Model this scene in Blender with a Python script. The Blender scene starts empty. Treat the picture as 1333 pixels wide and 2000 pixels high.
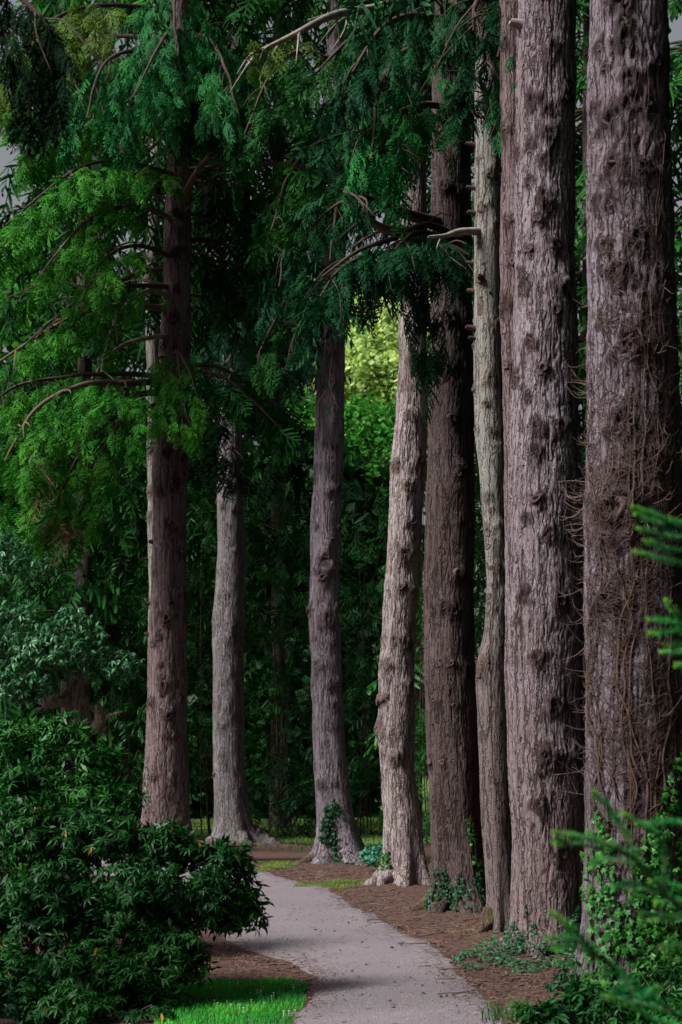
import bpy, math, random
import numpy as np
from mathutils import Matrix, Vector

random.seed(7)
RNG = np.random.default_rng(11)
SC = bpy.context.scene
COL = SC.collection

# ------------------------------------------------------------------ camera, sky, sun, exposure
F, HX, HY, CZ = 3200.0, 666.5, 1480.0, 2.2          # focal length / principal point in photograph pixels, eye height
cam_d = bpy.data.cameras.new('camera'); cam = bpy.data.objects.new('camera', cam_d); COL.objects.link(cam)
cam.location = (0, 0, CZ); cam.rotation_euler = (math.pi / 2, 0, 0)
cam_d.sensor_fit = 'HORIZONTAL'; cam_d.sensor_width = 24.0; cam_d.lens = F / 1333 * 24.0
cam_d.shift_y = (HY - 1000) / 1333
cam_d.clip_start = 0.1; cam_d.clip_end = 3000
cam_d.dof.use_dof = True; cam_d.dof.focus_distance = 21.0; cam_d.dof.aperture_fstop = 2.8
SC.camera = cam

SUN_AZ, SUN_EL = 66.0, 43.0          # degrees to the left of straight-behind-the-camera, and above the horizon
to_sun = Vector((-math.sin(math.radians(SUN_AZ)) * math.cos(math.radians(SUN_EL)),
                 -math.cos(math.radians(SUN_AZ)) * math.cos(math.radians(SUN_EL)),
                 math.sin(math.radians(SUN_EL))))
world = bpy.data.worlds.new('World'); SC.world = world; world.use_nodes = True
wn = world.node_tree; wn.nodes.clear()
sky = wn.nodes.new('ShaderNodeTexSky'); sky.sky_type = 'NISHITA'; sky.sun_disc = False
sky.sun_elevation = math.radians(SUN_EL)
sky.sun_rotation = math.atan2(to_sun.x, to_sun.y)
sky.air_density = 1.3; sky.dust_density = 6.0; sky.ozone_density = 1.0
hs = wn.nodes.new('ShaderNodeHueSaturation'); hs.inputs['Saturation'].default_value = 0.3
bg = wn.nodes.new('ShaderNodeBackground'); bg.inputs['Strength'].default_value = 0.068
wo = wn.nodes.new('ShaderNodeOutputWorld')
wn.links.new(sky.outputs[0], hs.inputs['Color']); wn.links.new(hs.outputs[0], bg.inputs[0]); wn.links.new(bg.outputs[0], wo.inputs[0])

sun_d = bpy.data.lights.new('sun', 'SUN'); sun_d.energy = 5.0; sun_d.angle = math.radians(18); sun_d.color = (1.0, 0.965, 0.94)
sun = bpy.data.objects.new('sun', sun_d); COL.objects.link(sun)
sun.rotation_euler = to_sun.to_track_quat('Z', 'Y').to_euler()
SC.view_settings.view_transform = 'Standard'; SC.view_settings.look = 'None'
SC.view_settings.exposure = 0.5; SC.view_settings.gamma = 1.0
SC.view_settings.use_curve_mapping = False
SC.cycles.max_bounces = 6; SC.cycles.diffuse_bounces = 3; SC.cycles.glossy_bounces = 2
SC.cycles.transmission_bounces = 3; SC.cycles.transparent_max_bounces = 4
SC.cycles.use_denoising = True

# ------------------------------------------------------------------ helpers
def P(px, py, D):
    return np.array([(px - HX) / F * D, D, CZ - (py - HY) / F * D])

_T = np.random.default_rng(3)
_perm = np.tile(_T.permutation(512), 3)
_g = _T.normal(size=(512, 3)); _g /= np.linalg.norm(_g, axis=1)[:, None]
def pn(x, y, z, seed=0):
    x = np.asarray(x, float) + seed * 17.31; y = np.asarray(y, float) + seed * 5.7; z = np.asarray(z, float) + seed * 9.13
    xi = np.floor(x).astype(int); yi = np.floor(y).astype(int); zi = np.floor(z).astype(int)
    xf = x - xi; yf = y - yi; zf = z - zi
    u = xf * xf * (3 - 2 * xf); v = yf * yf * (3 - 2 * yf); w = zf * zf * (3 - 2 * zf)
    out = 0
    for dx in (0, 1):
        wx = u if dx else 1 - u
        for dy in (0, 1):
            wy = v if dy else 1 - v
            for dz in (0, 1):
                wz = w if dz else 1 - w
                h = _perm[_perm[_perm[(xi + dx) & 511] + ((yi + dy) & 511)] + ((zi + dz) & 511)]
                gr = _g[h]
                out = out + wx * wy * wz * (gr[..., 0] * (xf - dx) + gr[..., 1] * (yf - dy) + gr[..., 2] * (zf - dz))
    return out * 1.5

def mesh(name, V, Fc, attrs=None, smooth=True):
    V = np.ascontiguousarray(V, dtype=np.float32); Fc = np.ascontiguousarray(Fc, dtype=np.int32)
    me = bpy.data.meshes.new(name)
    n, k = Fc.shape
    me.vertices.add(len(V)); me.vertices.foreach_set('co', V.ravel())
    me.loops.add(n * k); me.loops.foreach_set('vertex_index', Fc.ravel())
    me.polygons.add(n); me.polygons.foreach_set('loop_start', np.arange(0, n * k, k, dtype=np.int32))
    me.polygons.foreach_set('use_smooth', np.full(n, smooth))
    for a, val in (attrs or {}).items():
        at = me.attributes.new(a, 'FLOAT', 'POINT'); at.data.foreach_set('value', np.ascontiguousarray(val, dtype=np.float32))
    me.update(calc_edges=True)
    return me

def thing(name, label, cat, loc, group=None):
    o = bpy.data.objects.new(name, None); COL.objects.link(o); o.location = loc; o.empty_display_size = .2
    o['label'] = label; o['category'] = cat
    if group: o['group'] = group
    return o

def part(name, me, mat, parent=None, label=None, M=None, kind=None):
    o = bpy.data.objects.new(name, me); COL.objects.link(o)
    if mat is not None and not me.materials: me.materials.append(mat)
    if parent is not None: o.parent = parent
    if M is not None: o.matrix_local = M
    if label: o['label'] = label
    if kind: o['kind'] = kind
    return o

def tag(o, label, cat=None, group=None, kind=None):
    o['label'] = label
    if cat: o['category'] = cat
    if group: o['group'] = group
    if kind: o['kind'] = kind
    return o

class Bag:
    """collects quads (or tris) with attributes, to be built as one mesh"""
    def __init__(s): s.V = []; s.F = []; s.A = {}; s.n = 0
    def add(s, V, Fc, **at):
        s.V.append(V); s.F.append(Fc + s.n); s.n += len(V)
        for k, v in at.items(): s.A.setdefault(k, []).append(np.broadcast_to(v, (len(V),)))
    def mesh(s, name, off=(0, 0, 0), smooth=True):
        if not s.V: return None
        return mesh(name, np.concatenate(s.V) - np.asarray(off), np.concatenate(s.F), {k: np.concatenate(v) for k, v in s.A.items()}, smooth)

def nrm(v): return v / (np.linalg.norm(v, axis=-1, keepdims=True) + 1e-9)

def smooth_path(pts, n):
    pts = np.asarray(pts, float)
    if len(pts) == 2: t = np.linspace(0, 1, n)[:, None]; return pts[0] * (1 - t) + pts[1] * t
    ext = np.vstack([2 * pts[0] - pts[1], pts, 2 * pts[-1] - pts[-2]])
    seg = len(pts) - 1; out = []
    for tt in np.linspace(0, seg - 1e-6, n):
        i = int(tt); t = tt - i; a, b, c, d = ext[i:i + 4]
        out.append(.5 * ((2 * b) + (c - a) * t + (2 * a - 5 * b + 4 * c - d) * t * t + (3 * b - a - 3 * c + d) * t ** 3))
    return np.array(out)

def tube(path, rad, k=6, cap=True):
    path = np.asarray(path, float); n = len(path); rad = np.broadcast_to(rad, (n,))
    tg = nrm(np.gradient(path, axis=0))
    ref = np.array([0.13, 0.31, 0.94]) if abs(tg[:, 2]).mean() < .8 else np.array([1., .2, .1])
    a = nrm(np.cross(tg, ref)); b = np.cross(tg, a)
    th = np.arange(k) / k * 2 * np.pi
    V = path[:, None] + rad[:, None, None] * (np.cos(th)[None, :, None] * a[:, None] + np.sin(th)[None, :, None] * b[:, None])
    V = V.reshape(-1, 3)
    i = np.arange(n - 1)[:, None] * k; j = np.arange(k)[None]
    Fc = np.stack([i + j, i + (j + 1) % k, i + k + (j + 1) % k, i + k + j], -1).reshape(-1, 4)
    if cap and k >= 4:
        e = (n - 1) * k
        Fc = np.vstack([Fc, [[e, e + 1, e + k // 2, e + k - 1]]])
    return V, Fc

# ------------------------------------------------------------------ materials
def new_mat(name):
    m = bpy.data.materials.new(name); m.use_nodes = True
    nt = m.node_tree; nt.nodes.clear()
    return m, nt, (lambda t, **k: _node(nt, t, **k)), nt.links.new
def _node(nt, t, **k):
    n = nt.nodes.new('ShaderNode' + t)
    for a, v in k.items():
        if a.startswith('i_'):
            n.inputs[int(a[2:]) if a[2:].isdigit() else a[2:].replace('_', ' ')].default_value = v
        else: setattr(n, a, v)
    return n
def rgba(c): return (c[0], c[1], c[2], 1)
def mix(N, L, fac, a, b, bt='MIX'):
    n = N('Mix', data_type='RGBA', blend_type=bt)
    for s, v in ((0, fac), (6, a), (7, b)):
        if hasattr(v, 'is_linked') or hasattr(v, 'node'): L(v, n.inputs[s])
        else: n.inputs[s].default_value = rgba(v) if isinstance(v, (tuple, list)) else v
    return n.outputs[2]
def ramp(N, L, src, lo, hi, a=0.0, b=1.0):
    n = N('MapRange'); n.inputs[1].default_value = lo; n.inputs[2].default_value = hi; n.inputs[3].default_value = a; n.inputs[4].default_value = b
    L(src, n.inputs[0]); return n.outputs[0]
def coords(N, L, scale=(1, 1, 1), loc=(0, 0, 0)):
    tc = N('TexCoord'); mp = N('Mapping'); L(tc.outputs['Object'], mp.inputs[0])
    mp.inputs['Scale'].default_value = scale; mp.inputs['Location'].default_value = loc
    return mp.outputs[0]
def noise(N, L, vec, scale, detail=4, rough=.6, dist=0.0):
    n = N('TexNoise'); n.inputs['Scale'].default_value = scale; n.inputs['Detail'].default_value = detail
    n.inputs['Roughness'].default_value = rough; n.inputs['Distortion'].default_value = dist
    L(vec, n.inputs['Vector']); return n.outputs[0]

def bark_mat(name, plate, plate2, fis, moss=(.10, .11, .045), moss_amt=.25, seed=0, bump=1.0, lichen=0.0, crack=11.0, low=None, kd=.85):
    m, nt, N, L = new_mat(name)
    base = coords(N, L, (1, 1, 1), (seed * 3.1, seed * 1.7, seed * 2.3))
    st = coords(N, L, (1, 1, .10), (seed * 3.1, seed * 1.7, seed * 2.3))
    fine = noise(N, L, st, 46, 6, .68, .6)
    grit = noise(N, L, base, 70, 4, .7)
    patch = noise(N, L, base, 1.1, 4, .6)
    patch2 = noise(N, L, base, 3.7, 5, .65)
    fa = N('Attribute', attribute_name='fis'); ka = N('Attribute', attribute_name='knot')
    c = mix(N, L, ramp(N, L, patch, .36, .66), plate, plate2)
    c = mix(N, L, ramp(N, L, fine, .3, .62, .35, 0), c, tuple(x * .8 for x in fis))
    c = mix(N, L, ramp(N, L, grit, .45, .8, 0, .35), c, tuple(min(1, x * 1.45) for x in plate))
    def cracks(sc, zst, w, sd, detail=2.0):
        vv = coords(N, L, (1, 1, zst), (seed * 2.1 + sd, seed * 1.3, seed * 4.3))
        wv = N('TexNoise'); wv.inputs['Scale'].default_value = 1.0; wv.inputs['Detail'].default_value = 3
        L(coords(N, L, (5, 5, 8), (sd, seed, 0)), wv.inputs['Vector'])
        ad = N('VectorMath', operation='MULTIPLY_ADD'); L(wv.outputs['Color'], ad.inputs[0]); ad.inputs[1].default_value = (.075, .075, .0); L(vv, ad.inputs[2])
        nz = noise(N, L, ad.outputs[0], sc, detail, .55)
        ab = N('Math', operation='SUBTRACT'); L(nz, ab.inputs[0]); ab.inputs[1].default_value = .5
        ab2 = N('Math', operation='ABSOLUTE'); L(ab.outputs[0], ab2.inputs[0])
        return ramp(N, L, ab2.outputs[0], w * .15, w, 0, 1)
    ck1 = cracks(crack, .055, .040, 0.0, 1.0); ck2 = cracks(crack * 1.8, .07, .040, 5.0, 1.0); ck3 = cracks(crack * .7, 1.5, .010, 9.0)
    ckm = N('Math', operation='MULTIPLY'); L(ck1, ckm.inputs[0]); L(ramp(N, L, ck2, 0, 1, .30, 1), ckm.inputs[1])
    ckn = N('Math', operation='MULTIPLY'); L(ckm.outputs[0], ckn.inputs[0]); L(ramp(N, L, ck3, 0, 1, .6, 1), ckn.inputs[1])
    ck = ckn.outputs[0]
    c = mix(N, L, ramp(N, L, ck, 0, .8, .92, 0), c, tuple(x * .75 for x in fis))
    f1 = N('Math', operation='MULTIPLY_ADD'); L(fine, f1.inputs[0]); f1.inputs[1].default_value = .5; L(fa.outputs['Fac'], f1.inputs[2])
    c = mix(N, L, ramp(N, L, f1.outputs[0], .2, .7, .8, 0), c, fis)
    c = mix(N, L, ramp(N, L, patch2, .5, .74, 0, moss_amt), c, moss)
    if lichen:
        li = noise(N, L, base, 13, 5, .7)
        c = mix(N, L, ramp(N, L, li, .53, .66, 0, lichen), c, (.36, .38, .30))
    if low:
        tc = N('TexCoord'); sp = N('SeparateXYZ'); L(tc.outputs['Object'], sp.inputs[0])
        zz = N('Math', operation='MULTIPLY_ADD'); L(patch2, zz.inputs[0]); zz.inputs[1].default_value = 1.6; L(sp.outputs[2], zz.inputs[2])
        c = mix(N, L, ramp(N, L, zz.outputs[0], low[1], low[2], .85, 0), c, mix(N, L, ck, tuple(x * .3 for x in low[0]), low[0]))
    kf = N('Math', operation='MULTIPLY'); L(ka.outputs['Fac'], kf.inputs[0]); kf.inputs[1].default_value = kd
    c = mix(N, L, kf.outputs[0], c, (fis[0] * .8, fis[1] * .7, fis[2] * .65))
    b = N('BsdfPrincipled'); L(c, b.inputs['Base Color']); b.inputs['Roughness'].default_value = .88
    b.inputs['Specular IOR Level'].default_value = .25
    bp = N('Bump'); bp.inputs['Strength'].default_value = bump; bp.inputs['Distance'].default_value = .03
    hgt = N('Math', operation='ADD'); L(fine, hgt.inputs[0]); L(ramp(N, L, grit, 0, 1, 0, .35), hgt.inputs[1])
    hg2 = N('Math', operation='MULTIPLY_ADD'); L(ck, hg2.inputs[0]); hg2.inputs[1].default_value = .9; L(hgt.outputs[0], hg2.inputs[2])
    L(hg2.outputs[0], bp.inputs['Height']); L(bp.outputs[0], b.inputs['Normal'])
    o = N('OutputMaterial'); L(b.outputs[0], o.inputs[0]); return m

def leaf_mat(name, dark, mid, tip, rough=.6, trans=.22, spec=.10, glossy_var=False):
    m, nt, N, L = new_mat(name)
    ra = N('Attribute', attribute_name='rnd'); ta = N('Attribute', attribute_name='tip')
    c = mix(N, L, ra.outputs['Fac'], dark, mid)
    c = mix(N, L, ta.outputs['Fac'], c, tip)
    v = noise(N, L, coords(N, L), 1.3, 3)
    hv = N('HueSaturation'); L(ramp(N, L, v, .3, .7, .65, 1.3), hv.inputs['Value']); L(c, hv.inputs['Color'])
    L(ramp(N, L, v, .3, .7, .515, .485), hv.inputs['Hue'])
    c = hv.outputs[0]
    b = N('BsdfPrincipled'); L(c, b.inputs['Base Color']); b.inputs['Roughness'].default_value = rough
    b.inputs['Specular IOR Level'].default_value = spec
    o = N('OutputMaterial')
    if trans:
        t = N('BsdfTranslucent'); L(c, t.inputs[0]); ms = N('MixShader'); ms.inputs[0].default_value = trans
        L(b.outputs[0], ms.inputs[1]); L(t.outputs[0], ms.inputs[2]); L(ms.outputs[0], o.inputs[0])
    else: L(b.outputs[0], o.inputs[0])
    return m

def plain_mat(name, a, b_, scale=8, rough=.8, spec=.3, stretch=1.0, bump=.3):
    m, nt, N, L = new_mat(name)
    v = coords(N, L, (1, 1, stretch))
    n = noise(N, L, v, scale, 6, .65)
    c = mix(N, L, ramp(N, L, n, .32, .68), a, b_)
    b = N('BsdfPrincipled'); L(c, b.inputs['Base Color']); b.inputs['Roughness'].default_value = rough; b.inputs['Specular IOR Level'].default_value = spec
    bp = N('Bump'); bp.inputs['Strength'].default_value = bump; bp.inputs['Distance'].default_value = .01
    L(noise(N, L, v, scale * 5, 4, .7), bp.inputs['Height']); L(bp.outputs[0], b.inputs['Normal'])
    o = N('OutputMaterial'); L(b.outputs[0], o.inputs[0]); return m

M = {}
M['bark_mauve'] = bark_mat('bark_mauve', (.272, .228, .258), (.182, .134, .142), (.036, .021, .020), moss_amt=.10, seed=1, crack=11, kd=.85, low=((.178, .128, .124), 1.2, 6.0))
M['bark_vine'] = bark_mat('bark_vine', (.240, .202, .242), (.136, .098, .106), (.028, .016, .016), moss_amt=.06, seed=2, crack=9.5, kd=.85)
M['bark_pale'] = bark_mat('bark_pale', (.345, .292, .292), (.240, .190, .190), (.066, .044, .040), moss=(.26, .24, .13), moss_amt=.30, seed=3, kd=.62)
M['bark_dark'] = bark_mat('bark_dark', (.100, .074, .072), (.064, .042, .038), (.022, .011, .009), moss_amt=.10, seed=4)
M['bark_grey'] = bark_mat('bark_grey', (.175, .162, .172), (.140, .126, .130), (.060, .044, .038), moss=(.14, .14, .09), moss_amt=.25, seed=5, lichen=.4, kd=.45)
M['bark_plum'] = bark_mat('bark_plum', (.268, .232, .270), (.198, .162, .188), (.052, .034, .033), moss=(.20, .18, .11), moss_amt=.18, seed=6, kd=.62)
M['bark_red'] = bark_mat('bark_red', (.195, .148, .152), (.135, .095, .094), (.042, .020, .016), moss_amt=.06, seed=7)
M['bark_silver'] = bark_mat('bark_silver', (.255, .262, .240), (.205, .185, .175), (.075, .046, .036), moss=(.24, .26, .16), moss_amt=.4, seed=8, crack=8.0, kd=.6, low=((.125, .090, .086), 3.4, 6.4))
M['bark_back'] = bark_mat('bark_back', (.10, .078, .066), (.075, .056, .046), (.03, .018, .014), seed=9)
M['bark_gnarl'] = bark_mat('bark_gnarl', (.38, .32, .27), (.29, .23, .19), (.08, .055, .04), moss=(.13, .15, .06), moss_amt=.3, seed=10)
M['knot'] = plain_mat('knot', (.115, .082, .080), (.036, .022, .020), 26, .9, .2)
M['cut'] = plain_mat('cut', (.30, .24, .20), (.19, .15, .13), 30, .9, .2)
M['wood_dark'] = plain_mat('wood_dark', (.075, .052, .042), (.04, .027, .022), 14, .9, .2)
M['wood_brown'] = plain_mat('wood_brown', (.15, .098, .075), (.085, .054, .04), 14, .9, .2)
M['wood_lichen'] = plain_mat('wood_lichen', (.30, .30, .25), (.13, .10, .085), 9, .9, .2)
M['dead'] = plain_mat('dead', (.24, .135, .105), (.16, .085, .06), 6, .9, .2)
M['vine'] = plain_mat('vine', (.100, .064, .052), (.046, .029, .024), 9, .85, .25)
M['vine_twig'] = plain_mat('vine_twig', (.19, .135, .115), (.10, .066, .052), 5, .85, .25)
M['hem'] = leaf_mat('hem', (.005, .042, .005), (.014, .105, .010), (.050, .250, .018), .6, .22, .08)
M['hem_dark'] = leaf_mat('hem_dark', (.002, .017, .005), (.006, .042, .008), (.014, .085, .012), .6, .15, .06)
M['fir'] = leaf_mat('fir', (.003, .034, .009), (.008, .090, .022), (.022, .175, .042), .6, .15, .08)
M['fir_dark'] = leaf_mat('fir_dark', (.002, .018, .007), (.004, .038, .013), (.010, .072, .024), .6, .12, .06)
M['teal'] = leaf_mat('teal', (.014, .080, .045), (.040, .185, .105), (.085, .30, .18), .55, .2, .1)
M['olive'] = leaf_mat('olive', (.020, .055, .008), (.050, .110, .014), (.105, .190, .024), .55, .28)
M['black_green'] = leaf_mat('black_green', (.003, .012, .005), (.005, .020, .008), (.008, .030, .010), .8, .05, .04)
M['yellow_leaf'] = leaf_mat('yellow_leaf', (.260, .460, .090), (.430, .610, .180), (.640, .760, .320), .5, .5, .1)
M['laurel_mid'] = leaf_mat('laurel_mid', (.002, .020, .004), (.006, .048, .008), (.018, .105, .016), .45, .15, .14)
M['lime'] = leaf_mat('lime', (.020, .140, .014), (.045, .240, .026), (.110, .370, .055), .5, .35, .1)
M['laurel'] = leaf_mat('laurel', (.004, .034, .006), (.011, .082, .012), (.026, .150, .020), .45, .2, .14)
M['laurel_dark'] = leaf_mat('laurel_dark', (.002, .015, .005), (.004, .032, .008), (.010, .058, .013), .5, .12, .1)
M['pale_leaf'] = leaf_mat('pale_leaf', (.010, .065, .022), (.028, .130, .045), (.07, .22, .085), .4, .12, .3)
M['rhodo'] = leaf_mat('rhodo', (.003, .022, .004), (.006, .050, .008), (.013, .095, .012), .42, .1, .12)
M['rhodo_back'] = leaf_mat('rhodo_back', (.005, .036, .005), (.011, .078, .010), (.022, .130, .015), .42, .12, .12)
M['leaf_yellow'] = leaf_mat('leaf_yellow', (.42, .22, .03), (.50, .30, .035), (.34, .30, .05), .4, .2, .4)
M['ivy'] = leaf_mat('ivy', (.008, .056, .009), (.024, .130, .016), (.06, .24, .024), .42, .15, .22)
M['ivy_dark'] = leaf_mat('ivy_dark', (.005, .034, .012), (.011, .068, .022), (.024, .12, .035), .45, .1, .2)
M['ivy_small'] = leaf_mat('ivy_small', (.012, .060, .026), (.028, .115, .048), (.08, .19, .07), .45, .12, .25)
M['sprig'] = leaf_mat('sprig', (.016, .190, .040), (.034, .300, .070), (.20, .46, .03), .5, .4, .15)
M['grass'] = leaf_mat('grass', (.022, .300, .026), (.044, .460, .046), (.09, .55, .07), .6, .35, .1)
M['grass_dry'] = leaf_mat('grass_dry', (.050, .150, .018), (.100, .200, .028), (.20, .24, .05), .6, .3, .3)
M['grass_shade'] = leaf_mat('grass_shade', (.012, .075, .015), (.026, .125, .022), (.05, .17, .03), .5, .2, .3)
M['white'] = plain_mat('petal', (.80, .80, .78), (.70, .70, .68), 30, .6)
M['litter'] = plain_mat('litter', (.17, .095, .075), (.07, .038, .03), 2.2, .9, .2)
M['moss_root'] = bark_mat('moss_root', (.14, .095, .07), (.11, .07, .05), (.05, .03, .02), moss=(.11, .115, .018), moss_amt=.95, seed=12)

# ------------------------------------------------------------------ the ground
MOUNDS = []
def gz(x, y):
    z = .05 * pn(x * .35, y * .35, 0 * x, 5) + .02 * pn(x * 1.1, y * 1.1, 0 * x, 6)
    for mx, my, h, s in MOUNDS: z = z + h * np.exp(-((x - mx) ** 2 + (y - my) ** 2) / (s * s))
    return z

TREES = {}   # key: base px, D
BASES = dict(t1=(328, 34.0), t2=(455, 39.1), t3=(664, 33.2), t4=(785, 26.9), t5=(898, 22.7), t6=(975, 19.3), t7=(1075, 17.6), t8=(1245, 14.8))
for k, (px, D) in BASES.items():
    MOUNDS.append(((px - HX) / F * D, D, .16 if k != 't2' else .25, 1.15 if k != 't2' else 1.8))

def path_edges():
    L_ = [(520, 2075), (560, 2000), (592, 1955), (603, 1925), (596, 1905), (560, 1885), (505, 1870), (450, 1850), (420, 1820), (395, 1785), (372, 1755), (330, 1732), (250, 1716), (120, 1706), (-100, 1700)]
    R_ = [(1085, 2075), (1000, 2000), (952, 1955), (915, 1915), (872, 1876), (815, 1838), (762, 1805), (715, 1778), (668, 1752), (622, 1733), (572, 1718), (520, 1706), (440, 1694), (260, 1684), (-100, 1678)]
    def g(l):
        l = np.array(l, float); D = CZ * F / (l[:, 1] - HY); return np.stack([(l[:, 0] - HX) / F * D, D], 1)
    return smooth_path(g(L_), 260), smooth_path(g(R_), 260)
PL, PR = path_edges()
PL[:, 0] += .10 * pn(PL[:, 1] * 1.6, 0 * PL[:, 1], 0 * PL[:, 1], 21) + .04 * pn(PL[:, 1] * 7, 0 * PL[:, 1], 0 * PL[:, 1], 22)
PR[:, 0] += .10 * pn(PR[:, 1] * 1.6, 0 * PR[:, 1], 0 * PR[:, 1], 23) + .04 * pn(PR[:, 1] * 7, 0 * PR[:, 1], 0 * PR[:, 1], 24)
PATH_POLY = np.vstack([PL, PR[::-1]])
def inside(poly, x, y):
    c = np.zeros(len(x), bool); n = len(poly)
    for i in range(n):
        x1, y1 = poly[i]; x2, y2 = poly[i - 1]
        m = ((y1 > y) != (y2 > y)) & (x < (x2 - x1) * (y - y1) / (y2 - y1 + 1e-12) + x1); c ^= m
    return c

def ground_mat():
    m, nt, N, L = new_mat('forest_floor')
    v = coords(N, L)
    big = noise(N, L, v, .6, 5, .6); mid = noise(N, L, v, 5, 6, .7); fine = noise(N, L, v, 60, 5, .75)
    c = mix(N, L, ramp(N, L, mid, .3, .7), (.082, .048, .040), (.046, .027, .022))
    c = mix(N, L, ramp(N, L, fine, .35, .7), c, (.125, .078, .064))
    c = mix(N, L, ramp(N, L, noise(N, L, v, 24, 4, .7), .56, .7, 0, .7), c, (.04, .022, .017))
    sp = N('SeparateXYZ'); tc = N('TexCoord'); L(tc.outputs['Object'], sp.inputs[0])
    gy = N('Math', operation='MULTIPLY_ADD'); L(big, gy.inputs[0]); gy.inputs[1].default_value = 6.0; L(sp.outputs[1], gy.inputs[2])
    far = ramp(N, L, gy.outputs[0], 43.5, 45.5)
    gcol = mix(N, L, ramp(N, L, mid, .3, .7), (.06, .13, .018), (.13, .17, .03))
    c = mix(N, L, far, c, gcol)
    grs = ramp(N, L, noise(N, L, v, 1.7, 5, .7), .60, .68, 0, .55)
    c = mix(N, L, grs, c, (.10, .12, .025))
    b = N('BsdfPrincipled'); L(c, b.inputs['Base Color']); b.inputs['Roughness'].default_value = .95; b.inputs['Specular IOR Level'].default_value = .15
    bp = N('Bump'); bp.inputs['Strength'].default_value = .8; bp.inputs['Distance'].default_value = .03
    L(fine, bp.inputs['Height']); L(bp.outputs[0], b.inputs['Normal'])
    o = N('OutputMaterial'); L(b.outputs[0], o.inputs[0]); return m
def gravel_mat():
    m, nt, N, L = new_mat('gravel')
    v = coords(N, L)
    big = noise(N, L, coords(N, L, (.5, 1.2, 1)), 1.0, 5, .6); fine = noise(N, L, v, 90, 4, .8)
    vo = N('TexVoronoi'); vo.inputs['Scale'].default_value = 55; L(v, vo.inputs['Vector'])
    c = mix(N, L, ramp(N, L, big, .3, .7), (.180, .168, .194), (.130, .117, .132))
    c = mix(N, L, ramp(N, L, fine, .3, .72), tuple([.16, .135, .138]), c)
    c = mix(N, L, ramp(N, L, vo.outputs['Color'], .72, .98, 0, .4), c, (.36, .35, .38))
    c = mix(N, L, ramp(N, L, noise(N, L, v, 7, 6, .75), .54, .74, 0, .55), c, (.13, .085, .07))
    b = N('BsdfPrincipled'); L(c, b.inputs['Base Color']); b.inputs['Roughness'].default_value = .9; b.inputs['Specular IOR Level'].default_value = .2
    bp = N('Bump'); bp.inputs['Strength'].default_value = .7; bp.inputs['Distance'].default_value = .012
    L(vo.outputs['Distance'], bp.inputs['Height']); L(bp.outputs[0], b.inputs['Normal'])
    o = N('OutputMaterial'); L(b.outputs[0], o.inputs[0]); return m

def axis(lo, hi, step, far, g=1.35):
    a = list(np.arange(lo, hi, step)); s = step; x = a[-1]; 
    while x < far: s *= g; x += s; a.append(x)
    s = step; x = a[0]; pre = []
    while x > -far: s *= g; x -= s; pre.append(x)
    return np.array(pre[::-1] + a)
gxs = axis(-11, 9, .25, 900); gys = axis(9, 62, .32, 900)
GX, GY = np.meshgrid(gxs, gys); GZ = gz(GX, GY)
nx, ny = len(gxs), len(gys)
ii = (np.arange(ny - 1)[:, None] * nx + np.arange(nx - 1)[None]).ravel()
g_me = mesh('ground', np.stack([GX, GY, GZ], -1).reshape(-1, 3), np.stack([ii, ii + 1, ii + 1 + nx, ii + nx], 1))
tag(part('ground', g_me, ground_mat()), 'brown needle-strewn forest floor', kind='structure')
K = 15
tt = np.linspace(0, 1, K)[None, :, None]
PV = PL[:, None] * (1 - tt) + PR[:, None] * tt
pz = gz(PV[..., 0], PV[..., 1]) + .012 + .03 * np.sin(np.linspace(0, np.pi, K))[None]
pz[:, 0] -= .03; pz[:, -1] -= .03
pv = np.concatenate([PV, pz[..., None]], -1).reshape(-1, 3)
ii = (np.arange(len(PL) - 1)[:, None] * K + np.arange(K - 1)[None]).ravel()
tag(part('path', mesh('path', pv, np.stack([ii, ii + 1, ii + 1 + K, ii + K], 1)), gravel_mat()), 'pale grey gravel footpath curving between the trees', kind='structure')

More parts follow.
